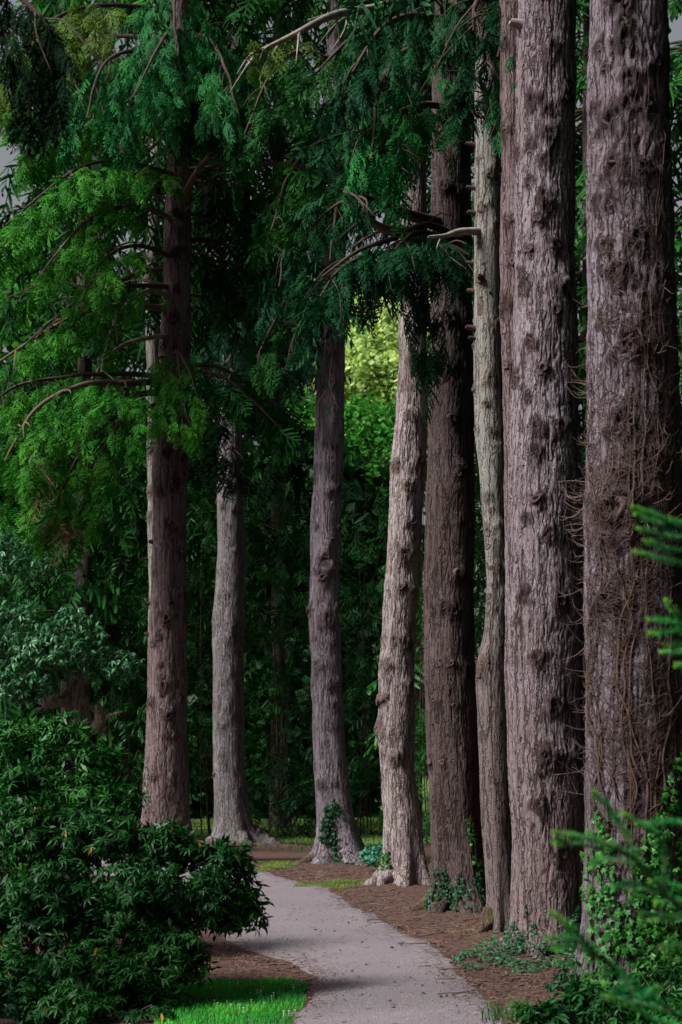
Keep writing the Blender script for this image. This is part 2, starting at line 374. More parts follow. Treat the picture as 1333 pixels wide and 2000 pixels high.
# ------------------------------------------------------------------ trunks
FIS = {}
def make_trunk(rows, D, nu, nv, spacing, depth, lump, seed, knots=(), stretch=.16, lobes=5, lobe_amt=.12, ztop=None, rough2=.5):
    """trunk surface from measured outline rows (py, left px, right px) at depth D, with bark plates, fissures, swellings and knot collars"""
    rows = np.array(sorted(rows), float)
    zt = (CZ + HY / F * D + 3.0) if ztop is None else ztop
    zs = np.linspace(-.35, zt, nv)
    py = HY - (zs - CZ) * F / D
    xl = np.interp(py, rows[:, 0], rows[:, 1]); xr = np.interp(py, rows[:, 0], rows[:, 2])
    up = py < rows[0, 0]
    cx = ((xl + xr) / 2 - HX) / F * D; r = (xr - xl) / 2 / F * D
    if up.any():  # keep leaning and tapering above the measured part
        dpy = rows[0, 0] - py[up]
        k = (rows[min(3, len(rows) - 1), 1:3].sum() / 2 - rows[0, 1:3].sum() / 2) / (rows[min(3, len(rows) - 1), 0] - rows[0, 0])
        cx[up] -= k * dpy / F * D; r[up] *= np.clip(1 - dpy / 3000, .35, 1)
    w = max(3, int(.35 / (zs[1] - zs[0]))) | 1
    ker = np.hanning(w + 2)[1:-1]; ker /= ker.sum()
    pad = lambda a: np.convolve(np.pad(a, w // 2, 'edge'), ker, 'valid')
    cx, r = pad(cx), pad(r)
    u = np.arange(nu) / nu - .5
    th = -np.pi / 2 + 2 * np.pi * u - .62 * np.sin(2 * np.pi * u)
    C, S = np.cos(th)[None], np.sin(th)[None]
    R = r[:, None]; Z = zs[:, None] + 0 * C
    X0, Y0 = R * C, R * S
    lowf = pn(X0 * 1.6, Y0 * 1.6, Z * 1.1, seed) * .6 + pn(X0 * 4.5, Y0 * 4.5, Z * 2.6, seed + 1) * .4
    wz = pn(X0 * 3, Y0 * 3, Z * 1.5, seed + 2) * .5
    q = 1 / spacing
    wx = pn(X0 * 4, Y0 * 4, Z * 7, seed + 3) * spacing * .55 + pn(X0 * 2, Y0 * 2, Z * 2, seed + 8) * spacing * .9
    n1 = pn((X0 + wx) * q, (Y0 + wx) * q, Z * q * stretch * .5 + wz * .5, seed + 4)
    n2 = pn((X0 + wx) * q * 1.8, (Y0 + wx) * q * 1.8, Z * q * 1.1 * stretch, seed + 5)
    n3 = pn(X0 * q * 2.6, Y0 * q * 2.6, Z * q * 1.2, seed + 6)
    n4 = pn(X0 * q * .6, Y0 * q * .6, Z * q * .5, seed + 7)
    f1 = np.clip(np.abs(n1) / .12, 0, 1) ** .7; f2 = np.clip(np.abs(n2) / .13, 0, 1) ** .7
    f = f1 * (1 - .55 * (1 - f2)) * (1 - .35 * np.clip(n3 * 1.6 + .1, 0, 1))
    d = lump * lowf - depth * (1 - f1) - depth * .5 * (1 - f2) + depth * rough2 * (n3 + .6 * n4)
    # buttress lobes towards the base
    zz = np.clip(Z, 0, None)
    d = d + R * lobe_amt * np.exp(-zz / .55) * np.cos(lobes * th[None] + seed + .8 * np.sin(2 * th[None] + seed)) + R * .05 * np.exp(-zz / 2.2) * np.cos((lobes - 1) * th[None] + seed * 2)
    d = d + R * .26 * np.exp(-zz / .30)
    kn = np.zeros_like(d)
    kout = []
    for kx, ky, ks in knots:      # px, py, size (m)
        kz = CZ - (ky - HY) / F * D
        i = int(np.clip(np.searchsorted(zs, kz), 1, nv - 2))
        s = np.clip((((kx - HX) / F * D) - cx[i]) / r[i], -.97, .97)
        t = -math.acos(s)
        dth = (th[None] - t + np.pi) % (2 * np.pi) - np.pi
        a = dth * R; b = (Z - kz)
        e = np.sqrt(a * a + (b * .85) ** 2) / ks
        ang = np.arctan2(b, a)
        e = e * (1 + .18 * np.sin(3 * ang + kx) + .1 * np.sin(5 * ang + ky))
        d = d + ks * .52 * np.exp(-(e / .85) ** 2) * (1 + .25 * np.cos(e * 9 + ang)) - ks * .34 * np.exp(-(e / .34) ** 2)
        kn = np.maximum(kn, np.clip((1.15 + .5 * n3 + .5 * n1 - e) * 2.2, 0, 1))
        kout.append((cx[i], r[i], t, kz, ks))
    RR = R + d
    V = np.stack([cx[:, None] + RR * C, D + RR * S, Z + .4 * depth * n4], -1).reshape(-1, 3)
    i = np.arange(nv - 1)[:, None] * nu; j = np.arange(nu)[None]
    Fc = np.stack([i + j, i + (j + 1) % nu, i + nu + (j + 1) % nu, i + nu + j], -1).reshape(-1, 4)
    f = f * (1 - .5 * kn)
    surf = dict(cx=cx, r=r, zs=zs, th=th, RR=RR, D=D)
    return V, Fc, dict(fis=f.ravel(), knot=kn.ravel()), surf, kout

def surf_at(s, theta, z, off=0.0):
    """point and outward normal on a trunk surface"""
    i = np.clip(np.searchsorted(s['zs'], z), 1, len(s['zs']) - 1)
    dd = (s['th'][None] - np.atleast_1d(theta)[:, None] + np.pi) % (2 * np.pi) - np.pi
    j = np.argmin(np.abs(dd), 1)
    rr = s['RR'][i, j] + off
    n = np.stack([np.cos(theta), np.sin(theta), 0 * theta], -1)
    c = np.stack([s['cx'][i], np.full(len(np.atleast_1d(z)), s['D']), np.atleast_1d(z)], -1)
    return c + n * rr[:, None], n

def knot_mesh(seed):
    rg = np.random.default_rng(seed); k, rings = 14, [(1.0, -.14), (.86, .06), (.66, .17), (.46, .13), (.30, -.06), (.10, -.16)]
    V = []; ph = rg.uniform(0, 6, 3)
    for ri, (rad, h) in enumerate(rings):
        for q in range(k):
            a = q / k * 2 * math.pi
            rr = rad * (1 + .22 * math.sin(2 * a + ph[0]) + .18 * math.sin(3 * a + ph[1]) + .1 * math.sin(5 * a + ph[2]) + rg.uniform(-.08, .08))
            V.append((rr * math.cos(a), rr * math.sin(a) * .95, h * (1 + .8 * math.sin(a + ph[2])) + rg.uniform(-.06, .06)))
    Fc = [(i * k + q, i * k + (q + 1) % k, (i + 1) * k + (q + 1) % k, (i + 1) * k + q) for i in range(len(rings) - 1) for q in range(k)]
    b = (len(rings) - 1) * k
    Fc += [(b + q, b + q + 1, b + k - 2 - q, b + k - 1 - q) for q in range(0, k // 2 - 1)]
    return mesh('knot', np.array(V), np.array(Fc))
KNOTS = [knot_mesh(s) for s in range(11)]
for k in KNOTS: k.materials.append(M['knot'])
def put_knots(root, kout, surf, off):
    for n, (cx, r, t, z, ks) in enumerate(kout):
        p, nn = surf_at(surf, np.array([t]), np.array([z]), -.02 * ks)
        p = Vector(p[0]) - Vector(off); nn = Vector(nn[0])
        x = Vector((0, 0, 1)).cross(nn).normalized(); y = nn.cross(x)
        s = ks * .74; sp = random.uniform(0, .5)
        m = Matrix(((x.x, y.x, nn.x, p.x), (x.y, y.y, nn.y, p.y), (x.z, y.z, nn.z, p.z), (0, 0, 0, 1))) @ Matrix.Rotation(random.uniform(0, 6.28), 4, 'Z') @ Matrix.Diagonal((s, s * random.uniform(.55, 1), s * random.uniform(.6, 1.3), 1))
        part('knot', KNOTS[(n * 7 + int(r * 100)) % 11], None, root, M=m)

def rand_knots(rows, n, seed, s0, s1, y0=20, y1=1600, whorl=None):
    rg = random.Random(seed); rows = np.array(sorted(rows), float); out = []
    ys = [rg.uniform(y0, y1) for _ in range(n)]
    if whorl:
        ys = []; y = y0
        while y < y1:
            ys += [y + rg.uniform(-9, 9) for _ in range(rg.randint(2, 4))]; y += whorl * rg.uniform(.7, 1.3)
    for y in ys:
        l, r = np.interp(y, rows[:, 0], rows[:, 1]), np.interp(y, rows[:, 0], rows[:, 2])
        out.append((l + (r - l) * rg.uniform(-.0, 1.0), y, rg.uniform(s0, s1)))
    return out

def root_tube(root, off, pts, r0, r1, mat, name='root', k=10):
    p = smooth_path(pts, 16); t = np.linspace(0, 1, 16)
    V, Fc = tube(p, r0 * (1 - t) + r1 * t, k)
    nn = pn(V[:, 0] * 9, V[:, 1] * 9, V[:, 2] * 9, 31)
    V = V + nrm(V - np.repeat(p, k, 0)) * (nn * r0 * .35)[:, None]
    f = np.clip(.5 + nn, 0, 1)
    return part(name, mesh(name, V - np.asarray(off), Fc, dict(fis=f, knot=0 * f)), mat, root)

def stub(root, off, surf, px, py, length, rad, mat, droop=.0, yaw=0.0, name='branch_stub'):
    D = surf['D']; z = CZ - (py - HY) / F * D
    i = int(np.clip(np.searchsorted(surf['zs'], z), 1, len(surf['zs']) - 2))
    s = np.clip((((px - HX) / F * D) - surf['cx'][i]) / surf['r'][i], -.98, .98); t = -math.acos(s) + yaw
    p, n = surf_at(surf, np.array([t]), np.array([z]), -.04); p, n = p[0], n[0]
    d = nrm(n + np.array([0, 0, droop]))
    pts = [p, p + d * length * .5 + np.array([0, 0, .02 * length]), p + d * length]
    V, Fc = tube(smooth_path(pts, 7), rad * np.linspace(1.25, .75, 7), 8)
    V = V + .12 * rad * pn(V[:, 0] * 20, V[:, 1] * 20, V[:, 2] * 20, 9)[:, None]
    part(name, mesh(name, V - np.asarray(off), Fc), mat, root)

# ------------------------------------------------------------------ foliage templates (unit length along +X, Z up)
def frond(seed, ntw=9, ang=(48, 62), width=.030, droop=.30, sub=True, outline=.8, lmax=.46):
    rg = np.random.default_rng(seed); V = []; Q = []; T = []
    def strip(p, d, nrmv, ln, w, segs, dr, tip0=0.0):
        d = nrm(d); side = nrm(np.cross(nrmv, d)); base = len(V)
        for s in range(segs + 1):
            t = s / segs; c = p + d * ln * t + np.array([0, 0, -dr * ln * t * t])
            ww = w * (1 if s < segs else .35) * (1 if s else .55) * rg.uniform(.85, 1.15)
            V.append(c - side * ww / 2); V.append(c + side * ww / 2); T.extend([tip0 + (1 - tip0) * t ** 1.5] * 2)
        for s in range(segs): b = base + 2 * s; Q.append((b, b + 1, b + 3, b + 2))
    bend = rg.uniform(-.22, .22); ax = lambda t: np.array([t, bend * t * t + .05 * math.sin(5 * t + seed), -droop * t * t])
    for s in range(4):
        t0, t1 = s / 4, (s + 1) / 4
        strip(ax(t0), ax(t1) - ax(t0), np.array([0, 0, 1.]), np.linalg.norm(ax(t1) - ax(t0)), width * .8, 1, 0, .2)
    for i in range(ntw):
        for sd in (-1, 1):
            t = (i + .5 + rg.uniform(-.2, .2) + .25 * sd) / ntw
            t = min(max(t, .03), .98)
            if rg.uniform() < .12: continue
            ln = lmax * (1 - t) ** outline * rg.uniform(.75, 1.15) + .07
            a = math.radians(rg.uniform(*ang)) * sd
            nv = nrm(np.array([rg.uniform(-.45, .45), rg.uniform(-.45, .45), 1.]))
            d = np.array([math.cos(a), math.sin(a), -.5 * droop - droop * t + rg.uniform(-.12, .12)])
            strip(ax(t), d, nv, ln, width * rg.uniform(.9, 1.3), 2, droop * .7)
            if sub and ln > .16:
                m = int(ln / .14) + 1
                for q in range(1, m):
                    for s2 in (-1, 1):
                        tt_ = q / m; c = ax(t) + nrm(d) * ln * tt_ + np.array([0, 0, -droop * .7 * ln * tt_ * tt_])
                        a2 = a + s2 * math.radians(rg.uniform(38, 58))
                        strip(c, np.array([math.cos(a2), math.sin(a2), -droop * .8 + rg.uniform(-.3, .3)]), nv, .12 * (1.15 - tt_) + .04, width * .9, 1, 0, .35)
    return np.array(V), np.array(Q), np.array(T)

TPL = {
    'hem': [frond(s, 6, (44, 68), .068, .30 + .05 * (s % 4)) for s in range(8)],
    'fir': [frond(10 + s, 6, (24, 50), .060, .32 + .1 * (s % 4), outline=.6, lmax=.46) for s in range(8)],
    'lo': [frond(20 + s, 5, (36, 62), .075, .25 + .1 * (s % 4), sub=False, lmax=.5) for s in range(8)],
}
def dead_frond(seed):
    V, Q, T = frond(seed, 8, (25, 45), .011, .5, sub=True, outline=.6); return V, Q, T
TPL['dead'] = [dead_frond(40), dead_frond(41)]

def leaf_shape(L_=1.0, W=.28, fold=.25, curl=.35, segs=3):
    """one lanceolate leaf, V-folded, along +X: quads"""
    V = []; Q = []
    prof = {3: [.18, 1.0, .8, .10], 2: [.3, 1.0, .12]}[segs]
    for s in range(segs + 1):
        t = s / segs; w = W / 2 * prof[s]; z = -curl * t * t
        V += [(L_ * t, -w, z + fold * w), (L_ * t, 0, z), (L_ * t, w, z + fold * w)]
    for s in range(segs):
        b = 3 * s; Q += [(b, b + 1, b + 4, b + 3), (b + 1, b + 2, b + 5, b + 4)]
    return np.array(V), np.array(Q)

def rot_to(d, up):
    """(n,3,3) matrices whose columns are direction, side, up"""
    d = nrm(d); s = nrm(np.cross(up, d)); u = np.cross(d, s)
    return np.stack([d, s, u], -1)

def whorl(seed, nl=8, W=.30, curl=.45, rise=.25, segs=3, spread=1.0):
    rg = np.random.default_rng(seed); V = []; Q = []; T = []; n = 0; mats = []
    lv, lq = leaf_shape(1, W, .3, curl, segs)
    for i in range(nl):
        a = i * 2.399 + rg.uniform(-.3, .3); el = rise + rg.uniform(-.45, .35) - .4 * (i / nl)
        d = np.array([[math.cos(a) * math.cos(el), math.sin(a) * math.cos(el), math.sin(el)]])
        Rm = rot_to(d, np.array([[rg.uniform(-.3, .3), rg.uniform(-.3, .3), 1.]]))[0] * rg.uniform(.7, 1.1)
        off = np.array([0, 0, -.14 * (i / nl)]) + d[0] * .05
        V.append(lv @ Rm.T + off); Q.append(lq + n); n += len(lv); T.append(np.full(len(lv), rg.uniform(0, .55)))
        mats.append((Rm, off))
    return np.concatenate(V), np.concatenate(Q), np.concatenate(T), mats
WH = [whorl(s, 8, .28, .5, .2, 2) for s in range(5)]
TPL['whorl'] = [w[:3] for w in WH]
TPL['whorl_lo'] = [whorl(20 + s, 7, .34, .5, .0, 2)[:3] for s in range(4)]

def clump(seed, n=10, ls=.34, wr=.38):
    rg = np.random.default_rng(seed); V = []; Q = []; T = []
    for i in range(n):
        c = rg.normal(size=3) * .32; d = nrm(rg.normal(size=3) + np.array([0, 0, -.3])); u = nrm(rg.normal(size=3) * .7 + np.array([0, 0, 1.]))
        s = nrm(np.cross(u, d)); l = ls * rg.uniform(.7, 1.2); w = l * wr
        V += [c, c + d * l * .5 - s * w, c + d * l, c + d * l * .5 + s * w]; b = 4 * i; Q.append((b, b + 1, b + 2, b + 3)); T += [rg.uniform(0, .8)] * 4
    return np.array(V), np.array(Q), np.array(T)
TPL['clump'] = [clump(s) for s in range(5)]
TPL['clump_thin'] = [tuple(clump(60 + s, 9, .5, .15)) for s in range(5)]
TPL['clump_big'] = [clump(30 + s, 9, .5) for s in range(5)]

def scatter(bag, tpl, pos, dirs, ups, scale, rnd=None, rg=RNG):
    n = len(pos)
    if n == 0: return
    R = rot_to(dirs, ups); ti = rg.integers(0, len(TPL[tpl]), n)
    scale = np.broadcast_to(scale, (n,)); rnd = rg.uniform(0, 1, n) if rnd is None else np.broadcast_to(rnd, (n,))
    for k, (V, Q, T) in enumerate(TPL[tpl]):
        m = np.where(ti == k)[0]
        if not len(m): continue
        W = np.einsum('nij,vj->nvi', R[m] * scale[m, None, None], V) + pos[m][:, None]
        q = (Q[None] + (np.arange(len(m)) * len(V))[:, None, None]).reshape(-1, Q.shape[1])
        bag.add(W.reshape(-1, 3), q, rnd=np.repeat(rnd[m], len(V)), tip=np.tile(T, len(m)))

def branch(tree, py0, pts, W, n, hang, mat, tpl='hem', size=.55, r0=.05, wood='wood_dark', t0=.22, twigs=6, rise=.15, sag=.25, seed=0, droop_edge=.45, twig_len=.8):
    """one limb of a tree: tapered wood, bare side twigs and a layer of drooping sprays along it (foliage is its sub-part)"""
    rg = np.random.default_rng(1000 + seed + int(abs(py0)) + int(abs(pts[-1][0]) * 7)); D = tree['D']; s = tree['surf']
    z = CZ - (py0 - HY) / F * D; i = int(np.clip(np.searchsorted(s['zs'], z), 0, len(s['zs']) - 1))
    p0 = np.array([s['cx'][i], D, z])
    if tpl == 'fir': size *= .78; n = int(n * 1.35)
    else: size *= .84; n = int(n * 1.25)
    ctrl = [p0] + [P(a, b, D + c) for a, b, c in pts]
    path = smooth_path(ctrl, 40)
    path = path + .035 * np.stack([pn(path[:, 0] * 2.5, path[:, 2] * 2.5, path[:, 1], 3 + seed)] * 3, 1) * np.linspace(0, 1, 40)[:, None]
    return limb(tree['root'], tree['off'], path, W, n, hang, mat, tpl, size, r0, wood, t0, twigs, rg, droop_edge, twig_len)

def limb(root, off, path, W, n, hang, mat, tpl, size, r0, wood, t0, twigs, rg, droop_edge=.45, twig_len=.8):
    N_ = len(path); tg = nrm(np.gradient(path, axis=0))
    B = Bag(); tl = np.linspace(0, 1, N_)
    V, Fc = tube(path, r0 * (1 - .8 * tl) + .006, 7); B.add(V, Fc)
    side = nrm(np.cross(tg, np.array([0, 0, 1.])))
    for q in range(twigs):
        t = rg.uniform(max(t0 * .6, .1), .97); i = int(t * (N_ - 1)); sd = rg.choice([-1, 1])
        d = nrm(tg[i] * rg.uniform(.2, .9) + side[i] * sd * rg.uniform(.2, 1) + np.array([0, 0, rg.uniform(-.9, .25)]))
        ln = twig_len * rg.uniform(.4, 1.1); a = path[i]
        pp = smooth_path([a, a + d * ln * .5 + rg.normal(size=3) * .05 * ln, a + d * ln + np.array([0, 0, -.18 * ln])], 7)
        V, Fc = tube(pp, np.linspace(.016, .004, 7) * max(.6, r0 / .05), 4); B.add(V, Fc)
    me = B.mesh('branch', off)
    b = part('branch', me, M[wood] if isinstance(wood, str) else wood, root)
    if n:
        t = t0 + (1 - t0) * rg.uniform(0, 1, n) ** .85; fi = t * (N_ - 1); i = fi.astype(int)
        s_ = rg.uniform(-1, 1, n); wd = W * (1.05 - .55 * t) * np.abs(s_)
        pos = path[i] + side[i] * (np.sign(s_) * wd)[:, None] + tg[i] * (wd * .35)[:, None]
        pos[:, 2] -= droop_edge * wd ** 1.5 + np.abs(rg.normal(0, .10, n)) * (1 + hang) - .02
        ok = pn(pos[:, 0] * 2.6, pos[:, 1] * 2.6, pos[:, 2] * 3.4, 61) > rg.uniform(-.45, .15, n)
        pos, i, s_, t = pos[ok], i[ok], s_[ok], t[ok]; n = len(pos)
        d = tg[i] * rg.uniform(.1, .9, n)[:, None] + side[i] * (np.sign(s_) * rg.uniform(.25, 1.0, n))[:, None] + rg.normal(size=(n, 3)) * .25
        d[:, 2] -= hang * rg.uniform(.3, 1.2, n)
        up = nrm(np.array([0, 0, 1.]) + rg.normal(size=(n, 3)) * .4 + .35 * side[i] * np.sign(s_)[:, None])
        up = up - .35 * np.array([0, 1., 0]) * (hang > .6)
        FB = Bag(); scatter(FB, tpl, pos, nrm(d), up, size * rg.uniform(.6, 1.25, n), rg=rg)
        part('foliage', FB.mesh('foliage', off, smooth=False), M[mat], b, kind='stuff')
    return b

def crown(tree, zlo, zhi, Llo, Lhi, nb, per, hang, mat, tpl='lo', size=.8, rg_seed=0, az=(0, 6.283), wood='wood_dark', taper=.5, name='crown', sizev=1):
    """the rest of a crown: limbs all round the trunk; one part with its limbs as sub-part"""
    rg = np.random.default_rng(rg_seed); s = tree['surf']; D = tree['D']; FB = Bag(); WB = Bag()
    for k in range(nb):
        z = zlo + (zhi - zlo) * (k + rg.uniform(0, 1)) / nb
        i = int(np.clip(np.searchsorted(s['zs'], z), 0, len(s['zs']) - 1)); cx = s['cx'][i] if z < s['zs'][-1] else s['cx'][-1]
        a = rg.uniform(*az); ln = rg.uniform(Llo, Lhi) * (1 - taper * (z - zlo) / (zhi - zlo + 1e-6))
        d = np.array([math.cos(a), math.sin(a), 0]); p0 = np.array([cx, D, z])
        path = smooth_path([p0, p0 + d * ln * .45 + [0, 0, rg.uniform(-.05, .14) * ln], p0 + d * ln + [0, 0, -rg.uniform(.05, .3) * ln]], 14)
        V, Fc = tube(path, np.linspace(.055, .008, 14), 3, False); WB.add(V, Fc)
        n = int(per * ln / Lhi) + 1; tg = nrm(np.gradient(path, axis=0)); side = np.cross(tg, [0, 0, 1.])
        t = .18 + .82 * rg.uniform(0, 1, n); j = (t * 13).astype(int); sd = rg.uniform(-1, 1, n); wd = .36 * ln * (1.05 - .6 * t) * np.abs(sd)
        pos = path[j] + side[j] * (np.sign(sd) * wd)[:, None]; pos[:, 2] -= .3 * wd + np.abs(rg.normal(0, .12, n))
        dd = tg[j] * .6 + side[j] * (np.sign(sd) * rg.uniform(.2, 1, n))[:, None] + rg.normal(size=(n, 3)) * .3; dd[:, 2] -= hang * rg.uniform(.2, 1.2, n)
        scatter(FB, tpl, pos, dd, np.array([0, 0, 1.]) + rg.normal(size=(n, 3)) * .4, size * rg.uniform(.6, 1.3, n), rg=rg)
    c = part(name, FB.mesh(name, tree['off'], smooth=False), M[mat], tree['root'], kind='stuff')
    part('limbs', WB.mesh('limbs', tree['off']), M[wood], c)
    return c

def tree(key, name, label, rows, D, mat, nu, nv, spacing, depth, lump, seed, knots=(), group=None, **kw):
    V, Fc, at, surf, kout = make_trunk(rows, D, nu, nv, spacing, depth, lump, seed, knots, **kw)
    i = int(np.searchsorted(surf['zs'], 0.0)); off = (float(surf['cx'][i]), D, 0.0)
    root = thing(name, label, 'tree', off, group)
    part('trunk', mesh('trunk', V - np.array(off), Fc, at), M[mat], root)
    put_knots(root, kout, surf, off)
    TREES[key] = dict(root=root, off=off, surf=surf, D=D)
    return TREES[key]

R1 = [(-20, 334, 370), (250, 329, 374), (350, 327, 374), (450, 320, 375), (550, 319, 374), (650, 314, 372), (750, 304, 371), (900, 298, 368), (1002, 299, 365), (1152, 295, 365), (1303, 290, 366), (1400, 286, 365), (1501, 283, 368), (1576, 280, 371), (1640, 274, 378), (1690, 262, 392)]
R2 = [(0, 452, 480), (600, 438, 478), (886, 428, 473), (951, 424, 475), (1052, 426, 480), (1127, 422, 480), (1208, 415, 478), (1303, 416, 477), (1400, 415, 477), (1501, 417, 480), (1576, 418, 487), (1626, 418, 497), (1660, 414, 520)]
R3 = [(0, 642, 678), (300, 634, 677), (600, 628, 676), (700, 620, 675), (800, 616, 674), (900, 614, 672), (1000, 608, 668), (1100, 606, 665), (1200, 604, 663), (1300, 606, 667), (1400, 609, 672), (1500, 613, 680), (1560, 617, 686), (1620, 621, 698), (1660, 619, 710), (1694, 606, 728)]
R4 = [(0, 800, 838), (300, 791, 835), (560, 783, 832), (675, 779, 834), (776, 775, 836), (877, 767, 834), (953, 762, 829), (1079, 755, 822), (1205, 748, 814), (1306, 741, 811), (1426, 739, 811), (1502, 743, 812), (1603, 750, 823), (1679, 752, 833), (1742, 735, 840)]
R5 = [(0, 850, 917), (250, 842, 918), (450, 842, 922), (690, 842, 925), (751, 839, 926), (953, 833, 928), (1155, 829, 926), (1306, 829, 927), (1401, 832, 934), (1553, 839, 943), (1679, 844, 950), (1790, 842, 962)]
R6 = [(0, 932, 972), (76, 930, 973), (252, 928, 977), (505, 927, 979), (697, 926, 979), (751, 926, 983), (852, 929, 986), (953, 938, 987), (1054, 947, 989), (1155, 952, 990), (1230, 947, 991), (1285, 934, 992), (1330, 929, 993), (1401, 934, 995), (1603, 940, 999), (1755, 954, 1004), (1845, 950, 1010)]
R7 = [(0, 1012, 1125), (252, 1008, 1125), (350, 1005, 1124), (500, 1005, 1125), (690, 1004, 1130), (850, 996, 1133), (1000, 990, 1137), (1300, 987, 1144), (1500, 995, 1145), (1700, 1000, 1146), (1800, 1000, 1148), (1880, 990, 1160)]
R7b = [(0, 976, 1046), (250, 976, 1046), (400, 980, 1050), (600, 976, 1052), (750, 984, 1052), (950, 985, 1052), (1300, 992, 1056), (1800, 1006, 1066)]
R8 = [(0, 1152, 1302), (252, 1147, 1309), (505, 1146, 1317), (690, 1148, 1323), (850, 1147, 1330), (960, 1146, 1334), (1010, 1138, 1337), (1070, 1143, 1338), (1300, 1142, 1343), (1600, 1143, 1350), (1800, 1142, 1362), (1950, 1135, 1385)]

K7 = [(1055, 10, .08), (1073, 115, .09), (1070, 145, .05), (1035, 215, .11), (1098, 182, .09), (1098, 207, .10), (1062, 237, .07), (1065, 283, .12), (1030, 300, .08), (1010, 303, .07), (1057, 332, .09), (1030, 368, .08), (1055, 403, .10), (1060, 422, .10), (1045, 445, .08), (1078, 495, .09), (1028, 502, .07), (1016, 547, .09), (1095, 582, .14), (1018, 575, .09), (1078, 622, .08), (1030, 682, .10), (1053, 735, .10), (1006, 745, .10), (1023, 787, .09), (1042, 850, .11), (1040, 892, .10), (1085, 845, .10), (1022, 1020, .08), (1040, 985, .10), (1063, 1050, .09), (1018, 1170, .10), (1085, 1182, .11), (1040, 1290, .10), (1005, 1212, .07), (1073, 1380, .12), (1060, 1480, .14), (1045, 1570, .10), (1085, 1660, .11), (1120, 1480, .12)]
K8 = [(1185, 20, .10), (1203, 38, .13), (1206, 78, .09), (1207, 110, .11), (1165, 112, .09), (1215, 185, .11), (1175, 155, .06), (1213, 232, .10), (1250, 233, .09), (1182, 262, .14), (1155, 228, .09), (1188, 355, .14), (1243, 357, .11), (1160, 410, .08), (1181, 418, .08), (1172, 500, .10), (1226, 494, .12), (1190, 555, .13), (1168, 642, .10), (1212, 690, .15), (1200, 840, .14), (1190, 1008, .24), (1176, 1180, .15), (1200, 950, .10), (1260, 905, .12), (1280, 560, .10), (1270, 150, .08), (1285, 300, .09)]

tree('t8', 'giant_conifer', 'widest grey-mauve trunk at the photo edge, wrapped in dead brown ivy stems', R8, 14.8, 'bark_vine', 168, 430, .085, .020, .035, 80, K8, stretch=.13)
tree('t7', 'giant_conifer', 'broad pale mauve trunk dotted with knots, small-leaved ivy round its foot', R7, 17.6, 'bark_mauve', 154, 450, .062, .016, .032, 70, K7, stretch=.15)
tree('t7b', 'giant_conifer', 'brownish twin trunk half hidden behind the broad mauve knotty trunk', R7b, 18.5, 'bark_red', 90, 320, .06, .013, .03, 75, [(983, 97, .07), (985, 265, .09), (990, 440, .08), (985, 600, .12), (1000, 520, .07), (990, 720, .08)])
tree('t6', 'slender_conifer', 'slim silvery smooth trunk with bare branch stubs, bulging low down', R6, 19.3, 'bark_silver', 72, 380, .06, .006, .016, 60, rand_knots(R6, 34, 5, .03, .065, 180, 1250) + [(943, 1296, .10), (937, 1318, .08), (955, 745, .08), (970, 640, .09), (938, 552, .07)], lobe_amt=.2)
tree('t5', 'tall_conifer', 'thick dark brown trunk between the pale trunk and slim silvery one', R5, 22.7, 'bark_dark', 106, 350, .065, .015, .03, 50, rand_knots(R5, 0, 6, .055, .10, 380, 1500, whorl=88), lobe_amt=.26)
tree('t4', 'tall_conifer', 'pale buff trunk with a gentle lean, lit on one side', R4, 26.9, 'bark_pale', 106, 370, .06, .016, .045, 40, rand_knots(R4, 0, 7, .06, .11, 590, 1560, whorl=105) + [(790, 1085, .15), (752, 1300, .14), (742, 1425, .17), (795, 955, .12), (800, 1340, .12)], lobe_amt=.3)
tree('t3', 'tall_conifer', 'lumpy purple-grey trunk with an ivy patch on its spreading foot', R3, 33.2, 'bark_plum', 90, 350, .065, .015, .045, 30, rand_knots(R3, 0, 8, .06, .12, 700, 1560, whorl=85) + [(635, 1098, .22), (632, 1130, .16), (640, 1210, .18), (650, 1060, .12), (620, 1300, .14), (655, 1380, .14)], lobe_amt=.3)
tree('t2', 'tall_conifer', 'grey lichen-flecked trunk flaring out onto a soil mound', R2, 39.1, 'bark_grey', 80, 300, .06, .011, .035, 20, rand_knots(R2, 26, 9, .06, .10, 930, 1560), lobe_amt=.16)
tree('t1', 'tall_conifer', 'reddish brown trunk rising from behind the leafy bush, green boughs above', R1, 34.0, 'bark_red', 98, 370, .06, .017, .045, 10, rand_knots(R1, 0, 10, .06, .12, 430, 1560, whorl=70) + [(330, 1210, .16), (325, 1340, .16), (335, 1400, .15), (345, 945, .14)])
R1b = [(0, 300, 318), (400, 290, 314), (560, 284, 312), (700, 286, 312), (900, 289, 312), (1200, 290, 318), (1640, 286, 330)]
tree('t1b', 'slender_conifer', 'thin mottled trunk peeping out behind the reddish brown trunk', R1b, 36.5, 'bark_silver', 60, 260, .06, .012, .05, 15, [(296, 545, .2), (300, 580, .16), (294, 880, .12), (292, 960, .12), (292, 1010, .1)])

